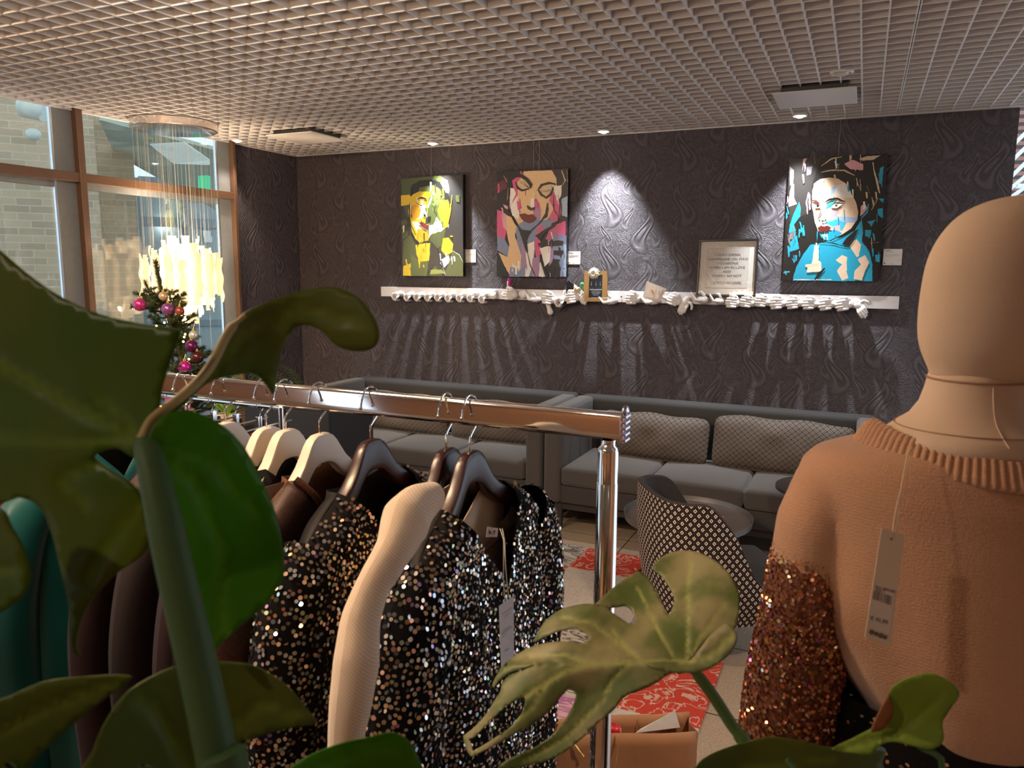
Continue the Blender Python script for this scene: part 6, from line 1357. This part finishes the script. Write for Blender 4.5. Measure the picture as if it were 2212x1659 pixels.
leaf('leaf', [[(345, 905), (400, 852), (448, 795), (488, 722), (520, 682), (560, 660), (625, 636), (700, 620), (755, 630), (792, 662), (815, 700), (818, 735), (800, 755), (762, 758), (725, 745), (697, 716), (662, 703), (634, 712), (612, 748), (600, 790), (591, 850), (575, 832), (548, 806), (500, 812), (448, 828), (400, 872), (360, 905)]],
     LFO, mo, lambda x, y: .50 + .00006 * (x - 345) + .015 * math.sin((x - 500) / 90.) + .0001 * max(0, y - 720), [[(350, 905), (450, 810), (530, 720), (640, 665), (780, 700)], [(600, 690), (628, 740), (598, 830)]], step=18, vw=6)
leaf('leaf', [[(318, 962), (345, 905), (395, 885), (430, 893), (480, 918), (530, 970), (566, 1040), (596, 1110), (612, 1190), (610, 1250), (570, 1310), (520, 1352), (472, 1396), (463, 1434), (430, 1404), (392, 1250), (345, 1060)]],
     LFB, mo, lambda x, y: .455 + .00014 * (x - 318) - .00003 * (y - 960) + .01 * math.sin((x + y) / 120.), [[(325, 965), (420, 1040), (480, 1180), (475, 1380)], [(330, 965), (460, 1000), (560, 1120)]], step=18)
leaf('leaf', [[(180, 1700), (200, 1625), (232, 1552), (282, 1490), (370, 1442), (425, 1436), (480, 1430), (552, 1440), (620, 1482), (662, 1532), (684, 1562), (640, 1570), (560, 1590), (495, 1618), (480, 1700)]],
     LFO, mo, lambda x, y: .435 + .0001 * (x - 180) + .012 * math.sin((x - 300) / 110.), [[(420, 1700), (350, 1560), (300, 1500)], [(480, 1600), (560, 1520), (660, 1555)]], step=20)
leaf('leaf', [[(-90, 1530), (0, 1512), (90, 1474), (180, 1462), (272, 1459), (276, 1474), (200, 1530), (130, 1590), (60, 1660), (30, 1720), (-90, 1720)]], LFO, mo, lambda x, y: .44 + .00008 * x, [[(-80, 1620), (100, 1530), (265, 1467)]], step=20)
leaf('leaf', [[(600, 1700), (640, 1648), (722, 1610), (800, 1592), (845, 1582), (880, 1598), (905, 1640), (925, 1720), (740, 1730)]], LFB, mo, lambda x, y: .52 + .00007 * (x - 600), [[(620, 1700), (740, 1650), (860, 1620)]], step=20)
mb = MB(); sp_ = smoothpath([at(306, 950, .452), at(322, 985, .445), at(345, 1080, .437), at(378, 1230, .43), at(425, 1430, .425), at(470, 1640, .42), at(500, 1800, .42), (b0.x, b0.y, 1.0), (b0.x - .02, b0.y + .02, .3)], 5)
mb.tube(sp_, [interp([0, .1, .3, .6, 1], [.004, .0075, .0098, .0110, .0130], i / (len(sp_) - 1)) for i in range(len(sp_))], 16); build('stem', mb, STM, mo)
mb = MB(); mb.tube(smoothpath([at(308, 950, .45), at(330, 905, .455), at(400, 850, .465), at(452, 795, .48), at(495, 715, .495), at(530, 680, .50)], 5), [.0045, .0035] + [.003] * 20 + [.0015] * 4, 10); build('petiole', mb, STT, mo)
for (a, zz) in (((60, 1700), .44), ((760, 1725), .52), ((330, 1700), .43)):
    e = at(a[0], a[1] + 60, zz); mb = MB(); mb.tube(smoothpath([at(*a, zz), e, Vector((b0.x, b0.y, 1.15)), Vector((b0.x, b0.y, .8))], 5), .004, 8); build('petiole', mb, STM, mo)
POT = mat('pot_grey', (.20, .19, .18), .7)
def pot(x, y, parent, h=.38, r=.14):
    mb = MB(); mb.lathe((x, y, 0), [(.001, 0), (r * .72, 0), (r, h), (r * .93, h), (r * .9, h - .04), (.001, h - .05)], 40); build('pot', mb, POT, parent)
pot(b0.x - .02, b0.y + .02, mo)
# right plant: the sharp pale leaf and the two leaves at the lower right
O6, K6 = (980, 1180), 3.3515
c6 = lambda pts: [(O6[0] + x / K6, O6[1] + y / K6) for x, y in pts]
b1 = at(1680, 1850, .78)
mr = thing('monstera_plant', 'monstera plant with a pale split leaf hanging in front of the chrome post', 'plant', (b1.x, b1.y, 0))
G = c6([(1700, 850), (1760, 760), (1830, 680), (1920, 640), (2030, 600), (2058, 540), (2068, 440), (2066, 340), (2030, 250), (1980, 180), (1900, 110), (1800, 56), (1700, 32), (1600, 40), (1500, 84), (1442, 152), (1456, 180), (1500, 212), (1558, 290), (1594, 370), (1592, 430), (1562, 492), (1540, 480), (1500, 395), (1455, 300), (1400, 228), (1345, 184), (1300, 200), (1230, 242), (1130, 322), (1062, 385), (1030, 426), (1110, 447), (1190, 440), (1245, 434), (1290, 470), (1312, 524), (1300, 554), (1262, 556), (1205, 520), (1150, 482), (1090, 440), (1000, 420), (930, 420), (800, 450), (700, 510), (625, 598), (582, 690), (640, 666), (740, 622), (830, 598), (905, 600), (962, 636), (978, 668), (935, 706), (870, 700), (800, 690), (690, 698), (560, 732), (450, 790), (370, 852), (320, 922), (282, 1000), (292, 1022), (330, 972), (410, 915), (500, 888), (592, 858), (500, 900), (400, 940), (352, 1000), (340, 1050), (300, 1115), (232, 1222), (150, 1312), (82, 1368), (74, 1402), (98, 1478), (130, 1522), (165, 1506), (300, 1440), (450, 1355), (560, 1300), (642, 1240), (722, 1160), (790, 1075), (838, 1032), (884, 1068), (872, 1130), (840, 1200), (780, 1290), (700, 1378), (600, 1448), (480, 1502), (385, 1548), (328, 1592), (340, 1606), (500, 1596), (650, 1560), (800, 1490), (950, 1372), (1050, 1272), (1150, 1192), (1215, 1110), (1270, 1070), (1300, 1062), (1450, 1000), (1560, 925), (1640, 916), (1700, 900)])
Ghole = c6([(130, 1440), (110, 1400), (150, 1380), (230, 1300), (330, 1202), (420, 1130), (500, 1095), (518, 1112), (508, 1172), (470, 1240), (400, 1320), (280, 1400), (180, 1462), (140, 1480)])
mid0, mid1 = c6([(1700, 838), (1360, 840), (1000, 862), (820, 900), (620, 1020), (360, 1200)]), None
vG = [mid0, c6([(1360, 838), (1180, 700), (1000, 560), (780, 520)]), c6([(1600, 830), (1500, 650), (1400, 450), (1330, 300)]), c6([(1690, 830), (1700, 600), (1700, 300), (1720, 120)]), c6([(1700, 840), (1800, 640), (1960, 420)]), c6([(1000, 862), (800, 790), (560, 800)]), c6([(1280, 845), (1150, 960), (1080, 1120), (800, 1400), (500, 1560)]), c6([(840, 890), (700, 960), (560, 1180), (300, 1370)]), c6([(1360, 838), (1250, 740), (1150, 600)])]
def dG(x, y):
    d = min(segd((x, y), mid0[i], mid0[i + 1]) for i in range(len(mid0) - 1)); up = y < 1180 + 850 / K6
    z = .80 + (.00030 * d if up else .00012 * d) + .005 * math.sin(x / 38. + y / 60.) * min(1, d / 60.)
    z += .00018 * (1487 - x) + .00034 * (1434 - y); return z - (.03 * max(0, (x - 1480) / 120.) if up else 0)
def inG(p): return True
gl_ = leaf('leaf', [G], LFP, mr, dG, vG, step=7.5, vw=3.4, groove=.0016, thick=.0011, hole=smooth2(Ghole, 3))
fold_ = c6([(1400, 850), (1500, 838), (1700, 832), (1780, 745), (1840, 665), (1900, 610), (1965, 562), (2010, 575), (2042, 625), (2046, 690), (2000, 775), (1925, 842), (1840, 890), (1750, 912), (1640, 918), (1500, 900), (1420, 878)])
leaf('leaf_lobe', [fold_], LFP, mr, lambda x, y: .772 - .0002 * (x - 1480) + .00034 * (1434 - y), [c6([(1640, 850), (1860, 800), (2020, 640)])], step=11, vw=3)
mb = MB(); mb.tube(smoothpath([at(1487, 1434, .80), at(1505, 1455, .80), at(1545, 1510, .795), at(1580, 1565, .79), at(1612, 1612, .785), at(1650, 1720, .78), (b1.x, b1.y, 1.0), (b1.x, b1.y, .3)], 5), [.0055] * 6 + [.0062] * 12 + [.0075] * 18, 12); build('petiole', mb, mat('petiole_green_right', (.12, .22, .06), .45), mr)
leaf('leaf', [[(1480, 1720), (1505, 1655), (1535, 1630), (1580, 1612), (1610, 1604), (1660, 1592), (1720, 1598), (1780, 1612), (1835, 1615), (1880, 1608), (1912, 1618), (1905, 1650), (1892, 1720)]], LFO, mr, lambda x, y: .70 + .0001 * (x - 1500) + .01 * math.sin(x / 60.), [[(1490, 1710), (1600, 1660), (1800, 1640)]], step=16, vw=4)
leaf('leaf', [[(1800, 1615), (1860, 1585), (1895, 1560), (1918, 1500), (1940, 1475), (1978, 1460), (2020, 1456), (2072, 1492), (2050, 1535), (2036, 1560), (2038, 1600), (2012, 1618), (1975, 1612), (1930, 1602), (1900, 1610), (1880, 1630), (1810, 1622)]], leafmat('monstera_lime', (.17, .27, .03), (.26, .36, .05), (.32, .42, .08), .4), mr, lambda x, y: .68 - .0001 * (x - 1800) + .008 * math.sin(y / 30.), [[(1810, 1618), (1940, 1590), (2040, 1500)], [(1940, 1590), (1990, 1540)]], step=11, vw=3.5)
leaf('dry_leaf_patch', [[(1882, 1575), (1912, 1512), (1922, 1506), (1930, 1540), (1912, 1572), (1890, 1580)]], mat('dry_brown', (.22, .075, .02), .7), mr, lambda x, y: .664, [], step=11)
for a, zz in (((1984, 1610), .665), ((1700, 1640), .70)):
    mb = MB(); mb.tube(smoothpath([at(*a, zz), at(a[0] + 30, a[1] + 90, zz), Vector((b1.x, b1.y, 1.1)), Vector((b1.x, b1.y, .6))], 5), .0028, 8); build('petiole', mb, STM, mr)
pot(b1.x, b1.y, mr)
